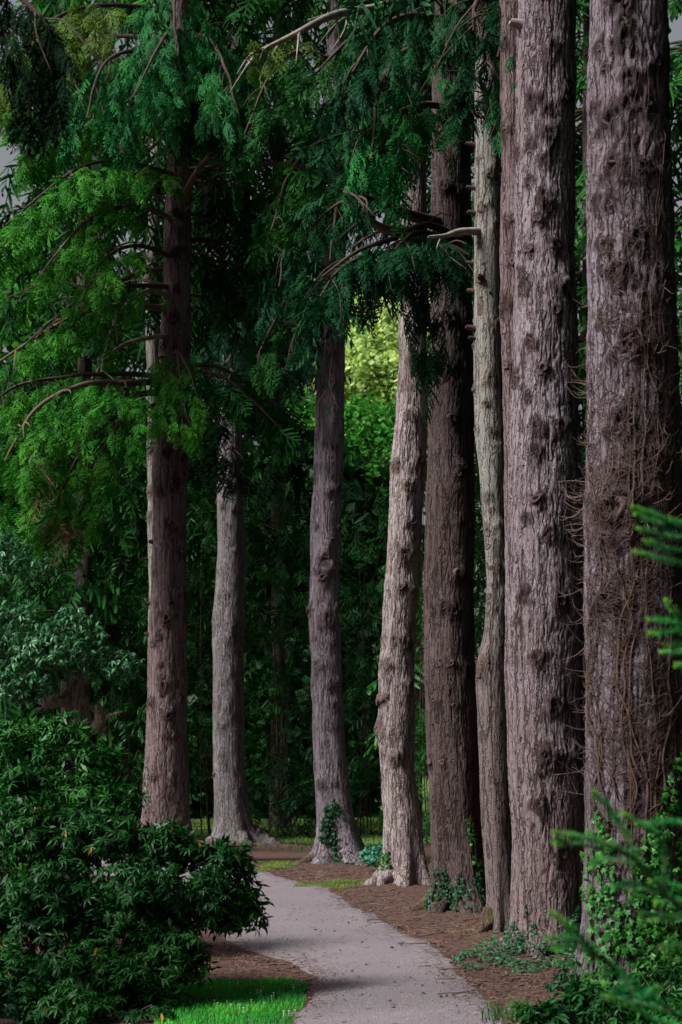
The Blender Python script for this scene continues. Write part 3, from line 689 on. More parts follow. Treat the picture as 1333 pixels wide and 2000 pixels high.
# roots
def ground_root(key, ang, length, r0, mat, rise=.30):
    t = TREES[key]; c = np.array(t['off']); su = t['surf']; i = int(np.searchsorted(su['zs'], .15)); R = float(su['r'][i])
    d = np.array([math.cos(ang), math.sin(ang), 0]); s_ = np.array([-d[1], d[0], 0]); pts = []
    for f, zz in ((R * .45, rise), (R * .95, rise * .45), (R + length * .45, .02), (R + length, -.07)):
        q = c + d * f + s_ * length * .18 * math.sin(f * 3 + ang); q[2] = float(gz(np.array([q[0]]), np.array([q[1]]))[0]) + zz - r0 * .45; pts.append(q)
    return root_tube(t['root'], t['off'], pts, r0, r0 * .25, mat)
for key, mat, specs in (('t5', 'bark_dark', [(-2.2, .5, .17), (-.6, .6, .16), (-1.5, .35, .15)]), ('t5', 'moss_root', [(3.55, .85, .19)]), ('t6', 'moss_root', [(3.7, .35, .13)]), ('t3', 'moss_root', [(3.4, 1.0, .18)]),
                        ('t3', 'bark_plum', [(-.5, .7, .2), (-1.4, .4, .18), (-2.2, .5, .18)]), ('t4', 'bark_pale', [(3.6, .45, .2), (-.5, .45, .18), (-1.6, .35, .17), (-2.3, .3, .17)]), ('t2', 'bark_grey', [(-.35, .9, .26), (-1.3, .5, .2), (3.6, .5, .2)]),
                        ('t7', 'bark_mauve', [(3.5, .35, .2), (-1.9, .3, .2)])):
    for a, l, r in specs: ground_root(key, a, l, r, M[mat])

# stubs on the slim trunk and the knotty trunk
t = TREES['t6']
for (px, py, ln, rd, yw) in [(930, 285, .16, .025, -.3), (929, 370, .15, .025, -.2), (930, 420, .14, .03, -.2), (928, 515, .14, .025, -.3), (940, 552, .12, .035, 0), (928, 570, .13, .03, -.3), (929, 645, .15, .035, -.2), (930, 665, .12, .025, -.2), (976, 245, .2, .03, .2), (955, 580, .06, .02, 0)]:
    stub(t['root'], t['off'], t['surf'], px, py, ln, rd, M['wood_dark'], .15, yw)
stub(TREES['t7']['root'], TREES['t7']['off'], TREES['t7']['surf'], 1020, 58, .16, .05, M['cut'], .1, -.2)
t = TREES['t1']
for (px, py, ln, rd) in [(290, 1180, .15, .05), (292, 1240, .14, .05), (340, 1180, .1, .06), (300, 1060, .12, .05)]:
    stub(t['root'], t['off'], t['surf'], px, py, ln, rd, M['bark_red'], .1, -.1)

# ------------------------------------------------------------------ boughs of the reddish trunk (left of the picture)
T1 = TREES['t1']
branch(T1, 345, [(250, 318, -1.5), (150, 330, -2.5), (10, 440, -3.2)], 1.2, 150, .8, 'hem', size=.62)
branch(T1, 350, [(240, 340, -.8), (120, 380, -1.2), (-30, 520, -1.6)], 1.1, 110, 1.0, 'hem', size=.62)
branch(T1, 432, [(270, 402, -.9), (170, 430, -1.8), (60, 560, -2.4)], 1.1, 130, 1.0, 'hem', size=.6, wood='wood_brown')
branch(T1, 505, [(270, 480, -1.2), (210, 500, -2.0), (170, 560, -2.4)], .7, 90, .7, 'hem', size=.5)
branch(T1, 580, [(285, 570, -.6), (235, 610, -1.0), (205, 690, -1.2), (195, 745, -1.3)], .3, 12, 1.2, 'hem', size=.4, r0=.055, wood='wood_lichen', t0=.6)
branch(T1, 604, [(270, 598, -.6), (200, 600, -1.0), (110, 635, -1.6), (-30, 725, -2.2)], 1.0, 75, 1.1, 'hem', size=.55, r0=.075, wood='wood_brown', t0=.45, twigs=14)
branch(T1, 560, [(250, 560, -1.0), (150, 590, -1.6), (40, 680, -2.0)], 1.0, 100, 1.2, 'hem', size=.55)
branch(T1, 520, [(250, 540, 0), (140, 600, .2), (20, 700, .4)], 1.1, 100, 1.2, 'hem_dark', 'lo', size=.6)
branch(T1, 655, [(290, 660, -.5), (230, 680, -.8), (180, 740, -1.2), (150, 800, -1.3)], .5, 30, 1.0, 'hem', size=.5, r0=.05, wood='wood_lichen', t0=.5)
branch(T1, 745, [(250, 748, -1.2), (160, 752, -2.2), (70, 800, -2.8), (10, 900, -3.2)], 1.3, 230, 1.1, 'hem', size=.55, r0=.075, wood='wood_brown', t0=.25, twigs=12)
branch(T1, 740, [(250, 730, -1.0), (140, 735, -1.6), (20, 760, -2.2), (-60, 850, -2.6)], 1.2, 190, 1.1, 'hem', size=.58, r0=.06)
branch(T1, 790, [(260, 800, -1.2), (180, 850, -1.9), (120, 960, -2.2), (110, 1010, -2.3)], .9, 130, 1.3, 'hem', size=.55, r0=.05)
branch(T1, 760, [(240, 775, -1.6), (140, 810, -2.4), (60, 900, -2.8), (30, 980, -3.0)], 1.1, 150, 1.3, 'hem', size=.55, r0=.05)
branch(T1, 770, [(270, 775, -1.4), (230, 830, -2.0), (190, 900, -2.3), (170, 980, -2.4)], .9, 130, 1.3, 'hem', size=.52, r0=.04)
branch(T1, 690, [(350, 690, -1.0), (375, 740, -1.5), (395, 810, -1.6)], .4, 70, 1.1, 'hem', size=.42, r0=.03)
branch(T1, 800, [(230, 830, -.8), (190, 920, -1.0), (200, 1040, -1.2)], .8, 80, 1.3, 'hem_dark', 'lo', size=.55)
branch(T1, 695, [(345, 688, -.9), (352, 730, -1.4), (362, 800, -1.6), (372, 830, -1.6)], .50, 95, 1.2, 'hem', size=.42, r0=.03)
branch(T1, 700, [(310, 700, -.8), (318, 740, -1.2), (325, 800, -1.3)], .40, 60, 1.2, 'hem', size=.40, r0=.03)
branch(T1, 720, [(420, 715, .2), (510, 765, .6), (600, 830, .8)], .9, 110, .7, 'hem_dark', 'lo', size=.6)
branch(T1, 730, [(420, 730, -.4), (490, 780, -.6), (560, 850, -.6)], 1.0, 130, .9, 'hem_dark', 'lo', size=.6)
branch(T1, 330, [(480, 320, -1.2), (580, 322, -1.8), (690, 375, -2.3)], .8, 90, .7, 'hem', size=.5, r0=.03, t0=.45)
branch(T1, 398, [(398, 318, -.7), (440, 292, -1.0), (500, 318, -1.4), (590, 325, -1.8), (690, 372, -2.2)], .9, 120, .6, 'hem', size=.55, r0=.07, wood='wood_brown', t0=.6, twigs=12)
branch(T1, 120, [(260, 100, -1.6), (200, 130, -2.4), (170, 230, -2.8)], 1.0, 130, .9, 'fir', 'fir', size=.6)
branch(T1, 60, [(330, 60, -1.6), (300, 110, -2.8), (260, 190, -3.2)], 1.0, 130, .9, 'fir', 'fir', size=.6)
branch(T1, 90, [(400, 70, -1.2), (440, 130, -2.2), (470, 240, -2.6)], 1.0, 140, .9, 'fir', 'fir', size=.6)
branch(T1, -30, [(345, -20, -1.4), (340, 30, -2.0), (350, 110, -2.2)], .9, 150, .9, 'fir', 'fir', size=.6)
branch(T1, 70, [(345, 60, -1.6), (350, 120, -2.2), (360, 220, -2.4)], .8, 190, 1.0, 'fir', 'fir', size=.58)
branch(T1, 150, [(350, 150, -1.4), (370, 190, -1.9), (375, 250, -2.0)], .8, 130, .9, 'hem_dark', size=.55)
branch(T1, 160, [(335, 160, -1.4), (335, 200, -1.8), (345, 250, -1.9)], .5, 110, 1.0, 'hem', size=.5)
branch(T1, 190, [(300, 180, -1.5), (240, 230, -2.0), (220, 300, -2.2)], .8, 90, 1.0, 'fir', 'fir', size=.55)
branch(T1, 215, [(280, 205, -.6), (150, 190, -.8), (20, 210, -1.0)], 1.0, 90, .9, 'hem', size=.6, r0=.08)
branch(T1, 235, [(260, 225, -.5), (160, 235, -.8), (40, 300, -1.0)], 1.0, 90, .9, 'hem', size=.6, r0=.06)
branch(T1, 20, [(200, 10, -1.0), (100, 40, -1.5), (-20, 150, -2)], 1.2, 130, .9, 'olive', size=.62)
branch(T1, 80, [(220, 70, .4), (120, 100, .6), (0, 200, .8)], 1.2, 120, .9, 'olive', size=.62)
branch(T1, 250, [(430, 205, -.6), (470, 230, -1.0), (510, 290, -1.2)], .9, 80, .7, 'hem_dark', 'lo', size=.55)
branch(T1, 330, [(420, 360, .5), (470, 420, .9), (520, 520, 1.0)], 1.0, 110, 1.0, 'hem_dark', 'lo', size=.6)
branch(T1, 230, [(450, 215, .6), (560, 250, 1.0), (640, 330, 1.2)], 1.1, 120, .8, 'hem_dark', 'lo', size=.6)
branch(T1, 470, [(420, 470, .8), (460, 500, 1.2), (490, 560, 1.4)], .8, 60, .9, 'hem_dark', 'lo', size=.6)
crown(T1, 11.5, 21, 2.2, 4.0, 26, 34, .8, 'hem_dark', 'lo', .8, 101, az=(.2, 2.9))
crown(T1, 18.5, 25, 1.6, 3.6, 20, 30, .8, 'hem', 'lo', .8, 102, name='crown')
# dead bits: tufts of bare twigs hanging in the bough and round the trunk
def dead_tuft(tr, px, py, dD, n, size, spread, name='dead_twigs', down=1.0, mat='dead', seed=0):
    rg = np.random.default_rng(seed + px); B = Bag(); c = P(px, py, tr['D'] + dD)
    pos = c + rg.normal(size=(n, 3)) * spread; d = rg.normal(size=(n, 3)) * .35; d[:, 2] -= down
    scatter(B, 'dead', pos, d, rg.normal(size=(n, 3)), size * rg.uniform(.6, 1.2, n), rg=rg)
    part(name, B.mesh(name, tr['off'], False), M[mat], tr['root'], kind='stuff')
dead_tuft(T1, 75, 890, -3.2, 5, .9, .12)
dead_tuft(T1, 112, 1010, -2.7, 4, .7, .05)
dead_tuft(T1, 138, 1015, -2.7, 3, .65, .04)
dead_tuft(T1, 255, 790, -.6, 9, .9, .22, mat='wood_brown')
dead_tuft(T1, 240, 830, -.6, 6, .8, .2, mat='wood_brown')
dead_tuft(T1, 338, 325, -.6, 5, .55, .10, down=.2, mat='wood_brown')
dead_tuft(T1, 425, 350, -.9, 3, .7, .12, down=.9, mat='dead')

# ------------------------------------------------------------------ boughs of the middle trunks
T2, T3, T4, T5, T6 = (TREES[k] for k in ('t2', 't3', 't4', 't5', 't6'))
branch(T2, 640, [(430, 620, -1.6), (400, 650, -2.2), (385, 700, -2.4)], .7, 70, .8, 'teal', 'fir', size=.6)
branch(T2, 620, [(500, 605, -1.6), (550, 625, -2.4), (600, 690, -2.6)], .9, 110, .7, 'teal', 'fir', size=.6)
branch(T2, 630, [(470, 625, -2.0), (480, 650, -2.8), (470, 720, -3.0)], .8, 90, .8, 'teal', 'fir', size=.6)
branch(T2, 470, [(500, 460, -1.4), (560, 500, -2.0), (590, 570, -2.2)], 1.1, 110, .9, 'teal', 'fir', size=.65)
branch(T2, 500, [(420, 490, -1.0), (400, 540, -1.4), (390, 600, -1.6)], 1.0, 80, .9, 'hem_dark', size=.65)
branch(T2, 780, [(430, 770, -1.6), (400, 820, -2.0), (390, 900, -2.2)], .9, 110, .9, 'black_green', size=.7)
branch(T2, 790, [(500, 780, -1.6), (540, 830, -1.8), (560, 920, -2.0)], 1.0, 120, .9, 'black_green', size=.7)
branch(T2, 870, [(450, 880, -1.0), (460, 920, -1.2), (440, 960, -1.2)], .5, 35, 1.0, 'black_green', size=.55)
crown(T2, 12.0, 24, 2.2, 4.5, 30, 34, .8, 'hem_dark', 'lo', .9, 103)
branch(T3, 120, [(580, 100, -1.4), (520, 160, -2.0), (480, 260, -2.2)], 1.2, 120, .9, 'hem_dark', size=.65)
branch(T3, 300, [(600, 300, -1.0), (560, 350, -1.5), (530, 450, -1.8)], 1.1, 110, 1.0, 'hem_dark', size=.65)
branch(T3, 430, [(600, 420, -1.2), (560, 480, -1.6), (545, 560, -1.8)], .9, 80, 1.2, 'fir_dark', 'fir', size=.65)
branch(T3, 520, [(590, 540, -.6), (550, 600, -.8), (500, 700, -1.0)], .9, 80, 1.2, 'hem_dark', size=.6)
branch(T3, 560, [(590, 552, -.5), (550, 556, -.7), (520, 580, -.8)], .3, 14, 1.0, 'teal', 'fir', size=.5, r0=.06, twigs=3)
branch(T3, 330, [(690, 320, -1.2), (730, 360, -1.6), (740, 420, -1.8)], .7, 60, .9, 'fir_dark', 'fir', size=.6)
branch(T3, 390, [(660, 390, -1.6), (655, 430, -2.0), (645, 510, -2.2)], .7, 90, 1.1, 'fir_dark', 'fir', size=.6)
branch(T3, 680, [(650, 690, -.8), (645, 740, -1.0), (640, 790, -1.0)], .25, 14, 1.4, 'fir_dark', 'fir', size=.5, r0=.02)
branch(T3, 600, [(600, 610, -.6), (575, 660, -.8), (555, 730, -.8)], .5, 50, 1.3, 'fir_dark', 'fir', size=.6)
crown(T3, 13.5, 22, 1.8, 3.6, 26, 32, .8, 'hem_dark', 'lo', .8, 104)
branch(T4, -15, [(740, 14, -1.6), (650, 30, -2.8), (565, 72, -3.4), (490, 106, -3.6)], .8, 16, .5, 'olive', size=.5, r0=.085, wood='wood_lichen', t0=.5, twigs=10)
branch(T4, 455, [(750, 445, -.8), (706, 416, -1.2)], .3, 0, .5, 'fir', size=.4, r0=.12, wood='wood_brown', twigs=3)
branch(T4, 100, [(740, 100, -1.0), (680, 160, -1.6), (650, 260, -1.8)], 1.0, 110, .9, 'fir_dark', 'fir', size=.6)
branch(T4, 200, [(770, 190, -1.2), (740, 240, -1.8), (720, 330, -2.0)], .9, 90, 1.1, 'fir', 'fir', size=.6)
branch(T4, 40, [(760, 30, -1.0), (700, 60, -1.6), (620, 140, -2.0)], 1.0, 100, .9, 'hem_dark', 'fir', size=.6)
crown(T4, 12.5, 20, 1.6, 3.2, 24, 30, .8, 'hem_dark', 'lo', .75, 105)
branch(T5, 440, [(800, 420, -.6), (740, 395, -1.2), (690, 380, -1.6), (640, 362, -2)], .6, 20, .8, 'fir_dark', 'fir', size=.5, r0=.085, t0=.55, twigs=8)
branch(T5, 455, [(830, 440, -1.0), (770, 465, -1.4), (700, 490, -1.7), (630, 540, -1.9)], .75, 190, .7, 'fir_dark', 'fir', size=.48)
branch(T5, 470, [(820, 455, -1.2), (790, 470, -1.6), (740, 530, -1.8)], .6, 90, .7, 'fir_dark', 'fir', size=.45)
branch(T5, 475, [(855, 474, -1.2), (890, 484, -1.4), (918, 497, -1.5)], .3, 40, .8, 'fir_dark', 'fir', size=.42)
branch(T5, 490, [(835, 520, -1.0), (838, 600, -1.3), (846, 690, -1.4)], .42, 75, 1.5, 'fir_dark', 'fir', size=.45, r0=.03)
branch(T5, 470, [(800, 480, -1.2), (750, 500, -1.5), (720, 530, -1.6)], .35, 40, 1.0, 'fir_dark', 'fir', size=.45, r0=.03)
branch(T5, 470, [(720, 500, -1.6), (660, 530, -2.0), (625, 580, -2.2)], .45, 60, 1.2, 'fir_dark', 'fir', size=.48, r0=.03)
branch(T5, 100, [(790, 100, -1.0), (740, 180, -1.5), (725, 310, -1.8)], .6, 110, 1.2, 'fir', 'fir', size=.5)
branch(T5, 210, [(820, 205, -.9), (760, 240, -1.4), (740, 340, -1.6)], .5, 80, 1.3, 'fir', 'fir', size=.5)
branch(T5, 100, [(880, 110, -1.0), (888, 160, -1.3), (885, 225, -1.3)], .22, 30, 1.4, 'fir', 'fir', size=.42, r0=.025)
branch(T5, 10, [(880, 0, -1.0), (920, 30, -1.4), (950, 90, -1.6)], .5, 60, .9, 'fir_dark', 'fir', size=.48)
branch(T5, 40, [(800, 30, -1.2), (740, 60, -1.8), (690, 140, -2.0)], .8, 90, .9, 'fir_dark', 'fir', size=.48)
branch(T5, 235, [(830, 228, -.8), (750, 238, -1.0), (690, 260, -1.2)], .5, 20, 1.0, 'fir_dark', 'fir', size=.45, r0=.04, t0=.5)
branch(T6, 452, [(900, 452, -.3), (870, 460, -.5), (838, 462, -.7)], .3, 0, .5, 'fir', size=.4, r0=.045, wood='wood_lichen', twigs=1, twig_len=.3)
branch(T6, 250, [(950, 190, -.5), (940, 165, -.7), (935, 140, -.8)], .3, 30, 1.1, 'fir_dark', 'fir', size=.4, r0=.04)
branch(T6, 120, [(968, 140, -.5), (990, 180, -.7), (997, 245, -.75)], .25, 45, 1.4, 'fir', 'fir', size=.34, r0=.02)
branch(T6, 0, [(945, -10, -.6), (930, 10, -.8), (925, 60, -.8)], .4, 45, .9, 'fir_dark', 'fir', size=.42)
branch(T6, 30, [(970, 20, -.5), (985, 60, -.7), (975, 110, -.8)], .4, 40, 1.0, 'fir_dark', 'fir', size=.36)
crown(T6, 11, 15, 1.0, 2.2, 18, 24, .8, 'fir_dark', 'lo', .6, 106)
crown(T5, 15.2, 21, 2.0, 4.6, 26, 34, .7, 'fir_dark', 'lo', 1.1, 107)

# ------------------------------------------------------------------ trees and shrubs behind
def back_tree(key, name, label, px, D, wpx, crown_args, mat='bark_back', lean=0, ztop=None, group=None):
    by = HY + F * CZ / D
    rows = [(-200, px + lean - wpx * .35, px + lean + wpx * .35), (by * .6, px + lean * .4 - wpx * .45, px + lean * .4 + wpx * .45), (by, px - wpx * .6, px + wpx * .6)]
    tr = tree(key, name, label, rows, D, mat, 28, 120, .07, .012, .04, hash(key) % 50 if False else int(px) % 47 + 3, group=group, ztop=ztop)
    for a in crown_args: crown(tr, **a)
    return tr
def CR(zlo, zhi, Llo, Lhi, nb, per, mat, tpl='lo', size=1.08, seed=0, hang=.7, taper=.4, **k):
    return dict(zlo=zlo, zhi=zhi, Llo=Llo, Lhi=Lhi, nb=nb, per=per, hang=hang, mat=mat, tpl=tpl, size=size, rg_seed=seed, taper=taper, **k)

back_tree('b1', 'conifer', 'dark drooping conifer behind the reddish trunk, its boughs at the photo edge', 165, 44, 34, [CR(4.0, 24, 2.0, 3.4, 50, 29, 'hem_dark', seed=201)])
back_tree('b8', 'conifer', 'shaded conifer deep behind the big drooping bough', 205, 53, 34, [CR(4.0, 29, 3.0, 4.6, 50, 26, 'hem_dark', seed=208)])
back_tree('b2', 'conifer', 'shadowy conifer filling the gap between reddish and grey trunks', 345, 49, 30, [CR(5.5, 28, 2.6, 4.2, 50, 26, 'hem_dark', seed=202)])
back_tree('b3', 'conifer', 'teal-tinged conifer rising between grey and purple-grey trunks', 545, 52, 30, [CR(13.5, 29, 2.4, 3.6, 34, 26, 'fir_dark', seed=203), CR(15.0, 20, 2.4, 3.4, 12, 23, 'teal', seed=213)])
back_tree('b4', 'conifer', 'dark conifer crown high behind the pale buff trunk', 812, 47, 22, [CR(19.5, 27, 1.6, 3.0, 14, 19, 'fir_dark', seed=204, hang=.5)], lean=8)
back_tree('b5', 'conifer', 'green conifer showing in slits beside the slim silvery trunk', 985, 44, 30, [CR(1.5, 26, 2.0, 3.4, 56, 22, 'laurel', seed=205)])
back_tree('b6', 'conifer', 'green conifer showing between the two widest trunks', 1150, 40, 30, [CR(2, 23, 1.4, 3.4, 100, 28, 'laurel', seed=206)])
back_tree('b7', 'conifer', 'green conifer seen past the outer edge of the vine-wrapped trunk', 1365, 36, 30, [CR(2, 21, 1.8, 3.4, 70, 26, 'laurel', seed=207)])

def leaf_mass(root, off, blobs, per, tpl, size, mat, seed, name='crown', shell=.55, down=.3, outward=1.0):
    rg = np.random.default_rng(seed); B = Bag()
    for (px, py, D, rx, rz, ry) in blobs:
        c = P(px, py, D); n = int(per * (rx * rz + rx * ry + ry * rz) / 3)
        v = nrm(rg.normal(size=(n, 3))); rad = shell + (1 - shell) * rg.uniform(0, 1, n) ** .6
        rad *= 1 + .28 * pn(v[:, 0] * 2.2 + px, v[:, 1] * 2.2, v[:, 2] * 2.2 + py, seed)
        pos = c + v * rad[:, None] * np.array([rx, ry, rz])
        pos[:, 2] = np.maximum(pos[:, 2], .08)
        d = v * outward + rg.normal(size=(n, 3)) * .55; d[:, 2] -= down
        up = np.array([0, 0, 1.]) + rg.normal(size=(n, 3)) * .35 + v * .4
        scatter(B, tpl, pos, d, up, size * rg.uniform(.65, 1.25, n), rg=rg)
    return part(name, B.mesh(name, off, False), M[mat], root, kind='stuff')

def stems(root, off, base, blobs, mat, r0=.05, seed=0, k=6, name='stem'):
    rg = np.random.default_rng(seed)
    for (px, py, D, rx, rz, ry) in blobs:
        e = P(px, py, D); b = np.array(base) + rg.normal(size=3) * [.15, .15, 0]
        m = (b + e) / 2 + rg.normal(size=3) * .12
        V, Fc = tube(smooth_path([b, m, e + [0, 0, rz * .5]], 14), np.linspace(r0, r0 * .25, 14), k)
        part(name, mesh(name, V - np.asarray(off), Fc), M[mat], root)

def shrub(name, label, cat, base_px, D, blobs, per, tpl, size, mat, seed, wood='wood_dark', r0=.028, cname='foliage', **k):
    off = ((base_px - HX) / F * D, D, 0.0)
    root = thing(name, label, cat, off)
    leaf_mass(root, off, blobs, per, tpl, size, mat, seed, cname, **k)
    stems(root, off, (off[0], D, -.1), blobs, wood, r0, seed)
    return root

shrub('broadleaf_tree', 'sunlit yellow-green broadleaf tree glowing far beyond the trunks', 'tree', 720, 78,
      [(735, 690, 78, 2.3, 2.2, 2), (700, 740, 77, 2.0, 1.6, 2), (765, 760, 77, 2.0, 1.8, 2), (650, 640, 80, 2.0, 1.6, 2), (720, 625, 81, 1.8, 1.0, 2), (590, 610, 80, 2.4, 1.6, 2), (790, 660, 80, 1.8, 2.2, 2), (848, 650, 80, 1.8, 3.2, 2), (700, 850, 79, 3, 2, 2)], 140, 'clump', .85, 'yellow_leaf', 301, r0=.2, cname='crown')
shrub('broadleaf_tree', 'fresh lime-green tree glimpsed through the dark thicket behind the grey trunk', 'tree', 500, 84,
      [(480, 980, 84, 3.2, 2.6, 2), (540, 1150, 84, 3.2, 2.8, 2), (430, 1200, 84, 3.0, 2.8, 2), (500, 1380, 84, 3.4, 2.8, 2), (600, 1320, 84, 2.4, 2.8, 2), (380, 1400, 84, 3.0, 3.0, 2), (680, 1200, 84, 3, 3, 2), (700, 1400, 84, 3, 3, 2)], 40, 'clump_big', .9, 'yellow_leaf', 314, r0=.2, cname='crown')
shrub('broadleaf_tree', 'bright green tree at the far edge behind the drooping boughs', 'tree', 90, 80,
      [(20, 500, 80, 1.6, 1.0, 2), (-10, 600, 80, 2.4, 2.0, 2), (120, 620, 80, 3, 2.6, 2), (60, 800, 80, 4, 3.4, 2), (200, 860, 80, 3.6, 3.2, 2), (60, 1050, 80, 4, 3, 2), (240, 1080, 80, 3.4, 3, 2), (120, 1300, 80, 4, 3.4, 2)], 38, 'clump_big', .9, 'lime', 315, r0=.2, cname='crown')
shrub('broadleaf_shrub', 'fresh green tall shrub under the sunlit yellow-green tree', 'shrub', 720, 64,
      [(720, 830, 64, 1.6, .8, 1.5), (690, 870, 63, 1.8, 1.5, 1.5), (755, 870, 63, 1.8, 1.3, 1.5), (720, 930, 62.5, 2.4, 1.8, 1.5), (590, 850, 64, 2.0, 1.4, 1.5), (545, 800, 64, 1.6, 1.4, 1.5)], 130, 'clump', .75, 'lime', 302, r0=.06, cname='crown', shell=.1)
shrub('laurel_shrub', 'deep green laurel thicket behind the grey and purple-grey trunks', 'shrub', 555, 50,
      [(555, 960, 50, 2.0, 1.9, 1.6), (530, 1130, 49.5, 1.9, 2.0, 1.6), (580, 1260, 50, 2.0, 2.2, 1.6), (545, 1430, 50, 2.2, 2.2, 1.6), (500, 1020, 51, 1.6, 1.8, 1.4), (510, 1280, 51, 1.5, 2, 1.4)], 54, 'lo', 0.60, 'laurel_mid', 303, down=.45, outward=.8)
shrub('laurel_shrub', 'shaded laurel thicket between purple-grey and pale trunks', 'shrub', 715, 47,
      [(715, 980, 48, 1.5, 1.6, 1.5), (700, 1100, 47, 1.5, 1.8, 1.5), (720, 1250, 47, 1.5, 2.0, 1.5), (715, 1420, 47, 1.6, 2.0, 1.5), (725, 1560, 47, 1.6, 1.2, 1.5)], 58, 'lo', 0.55, 'laurel_mid', 304, down=.45, outward=.8)
shrub('laurel_shrub', 'green laurel sliver between the pale and dark brown trunks', 'shrub', 832, 42,
      [(835, 800, 43, .9, 2.2, 1.4), (828, 1050, 42, .9, 2.4, 1.4), (825, 1300, 42, .9, 2.4, 1.4), (830, 1520, 42, .9, 1.6, 1.4)], 63, 'lo', 0.50, 'laurel', 305, down=.45, outward=.8)
shrub('laurel_shrub', 'low dark evergreen between grey trunk and ivy-patched trunk', 'shrub', 570, 45,
      [(560, 1570, 45, 1.5, .9, 1.2), (530, 1510, 45.5, 1.2, 1.2, 1.2), (600, 1510, 45.5, 1.2, 1.3, 1.2)], 63, 'lo', 0.45, 'laurel_dark', 306, down=.45, outward=.8)
shrub('laurel_shrub', 'dark evergreen behind the reddish trunk and grey trunk', 'shrub', 395, 47,
      [(395, 1000, 48, 1.5, 2.2, 1.5), (390, 1200, 47, 1.4, 2.0, 1.5), (395, 1380, 47, 1.4, 1.8, 1.5), (392, 1470, 47, 1.3, .9, 1.3)], 54, 'lo', 0.55, 'laurel_mid', 307, down=.45, outward=.8)
shrub('laurel_shrub', 'shadowy leafy thicket below the drooping bough beside the reddish trunk', 'shrub', 240, 44,
      [(230, 1100, 45, 1.8, 1.6, 1.5), (250, 1260, 44, 1.5, 1.6, 1.5), (245, 1420, 43.5, 1.5, 1.7, 1.4), (255, 1540, 43, 1.5, 1.0, 1.2), (60, 1100, 46, 2.2, 1.7, 1.5), (120, 1250, 46, 1.8, 1.8, 1.5), (20, 1400, 46, 1.8, 2, 1.5), (150, 1460, 46, 1.8, 1.6, 1.5)], 66, 'lo', 0.55, 'laurel_mid', 308, down=.45, outward=.8)
shrub('laurel_shrub', 'green leaves glimpsed low between slim silvery and dark brown trunks', 'shrub', 940, 38,
      [(935, 900, 38, .8, 2.4, 1.3), (935, 1200, 38, .8, 2.6, 1.3), (930, 1480, 37, .8, 1.6, 1.2)], 58, 'lo', 0.45, 'laurel', 309, down=.45, outward=.8)
shrub('laurel_shrub', 'far shaded evergreen bank closing the view behind all the thickets', 'shrub', 420, 61,
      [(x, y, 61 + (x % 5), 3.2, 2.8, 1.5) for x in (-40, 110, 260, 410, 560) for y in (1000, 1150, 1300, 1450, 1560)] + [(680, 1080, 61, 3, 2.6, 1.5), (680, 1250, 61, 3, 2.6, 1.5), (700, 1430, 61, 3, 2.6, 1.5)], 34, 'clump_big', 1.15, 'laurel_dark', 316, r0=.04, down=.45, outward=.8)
shrub('low_shrub', 'low bluish-green plant at the foot of the pale trunk', 'shrub', 745, 31.5, [(748, 1672, 31.5, .35, .2, .4)], 700, 'clump_big', .2, 'teal', 310, r0=.01)

# unseen trees right and behind, and high crowns, added to block sky light
for k, (X, D, lab) in enumerate([(8.0, 14, 'dense dark tree standing beyond the vine-wrapped trunk, outside the photo'), (9.5, 21, 'second dense dark tree beyond the vine-wrapped trunk, outside the photo'), (11.0, 29, 'third dense dark tree beyond the vine-wrapped trunk, outside the photo'),
                                 (6.8, 7, 'dense dark tree beyond the young fir, outside the photo'), (6.5, -2, 'dense dark tree beside the viewpoint, outside the photo'), (4.5, -9, 'dense dark tree behind the viewpoint, outside the photo'), (-.5, -11, 'second dense dark tree behind the viewpoint, outside the photo'), (-5.5, -12, 'third dense dark tree behind the viewpoint, outside the photo'), (-11, -11, 'fourth dense dark tree behind the viewpoint, outside the photo')]):
    blobs = []
    for z in (2.4, 5.2, 8, 11, 14, 17):
        bx, by = X + random.uniform(-.4, .4), D + random.uniform(-.5, .5); blobs.append((HX + bx * F / by, HY - (z - CZ) * F / by, by, 2.6, 2.2, 2.8))
    shrub('broadleaf_tree', lab, 'tree', HX + X * F / D, D, blobs, 14, 'clump_big', 1.9, 'laurel_dark', 330 + k, r0=.25, cname='crown')
crown(TREES['t8'], 15.6, 21, 3.5, 6.2, 24, 40, .5, 'hem_dark', 'lo', 1.5, 108)  # unseen crowns of both wide trunks, spread out to block overhead sky
crown(TREES['t7'], 16.2, 22, 3.5, 6.2, 24, 40, .5, 'hem_dark', 'lo', 1.5, 109)

# gnarled tree with pale leaves (left, mid-distance)
Rg = [(1180, 126, 150), (1290, 124, 162), (1330, 120, 172), (1400, 118, 178), (1480, 112, 184), (1560, 105, 195), (1660, 90, 215)]
tg_ = tree('gn', 'gnarled_tree', 'old gnarled pale trunk with stubby limbs and drooping pale leaves', Rg, 40.0, 'bark_gnarl', 70, 170, .09, .03, .07, 55, [(172, 1350, .14)], ztop=5.4)
root_tube(tg_['root'], tg_['off'], [P(140, 1360, 39.9), P(118, 1368, 39.5), P(95, 1372, 39.2), P(78, 1384, 39.0)], .19, .13, M['bark_gnarl'], 'limb', 12)
root_tube(tg_['root'], tg_['off'], [P(165, 1440, 40), P(188, 1425, 39.7), P(196, 1395, 39.5), P(186, 1375, 39.4)], .20, .10, M['bark_gnarl'], 'limb', 12)
root_tube(tg_['root'], tg_['off'], [P(190, 1420, 39.7), P(210, 1400, 39.5), P(240, 1390, 39.4)], .08, .03, M['bark_gnarl'], 'limb', 8)
root_tube(tg_['root'], tg_['off'], [P(130, 1300, 40), P(110, 1260, 39.8), P(60, 1215, 39.6), P(30, 1195, 39.5)], .13, .05, M['bark_gnarl'], 'limb', 8)
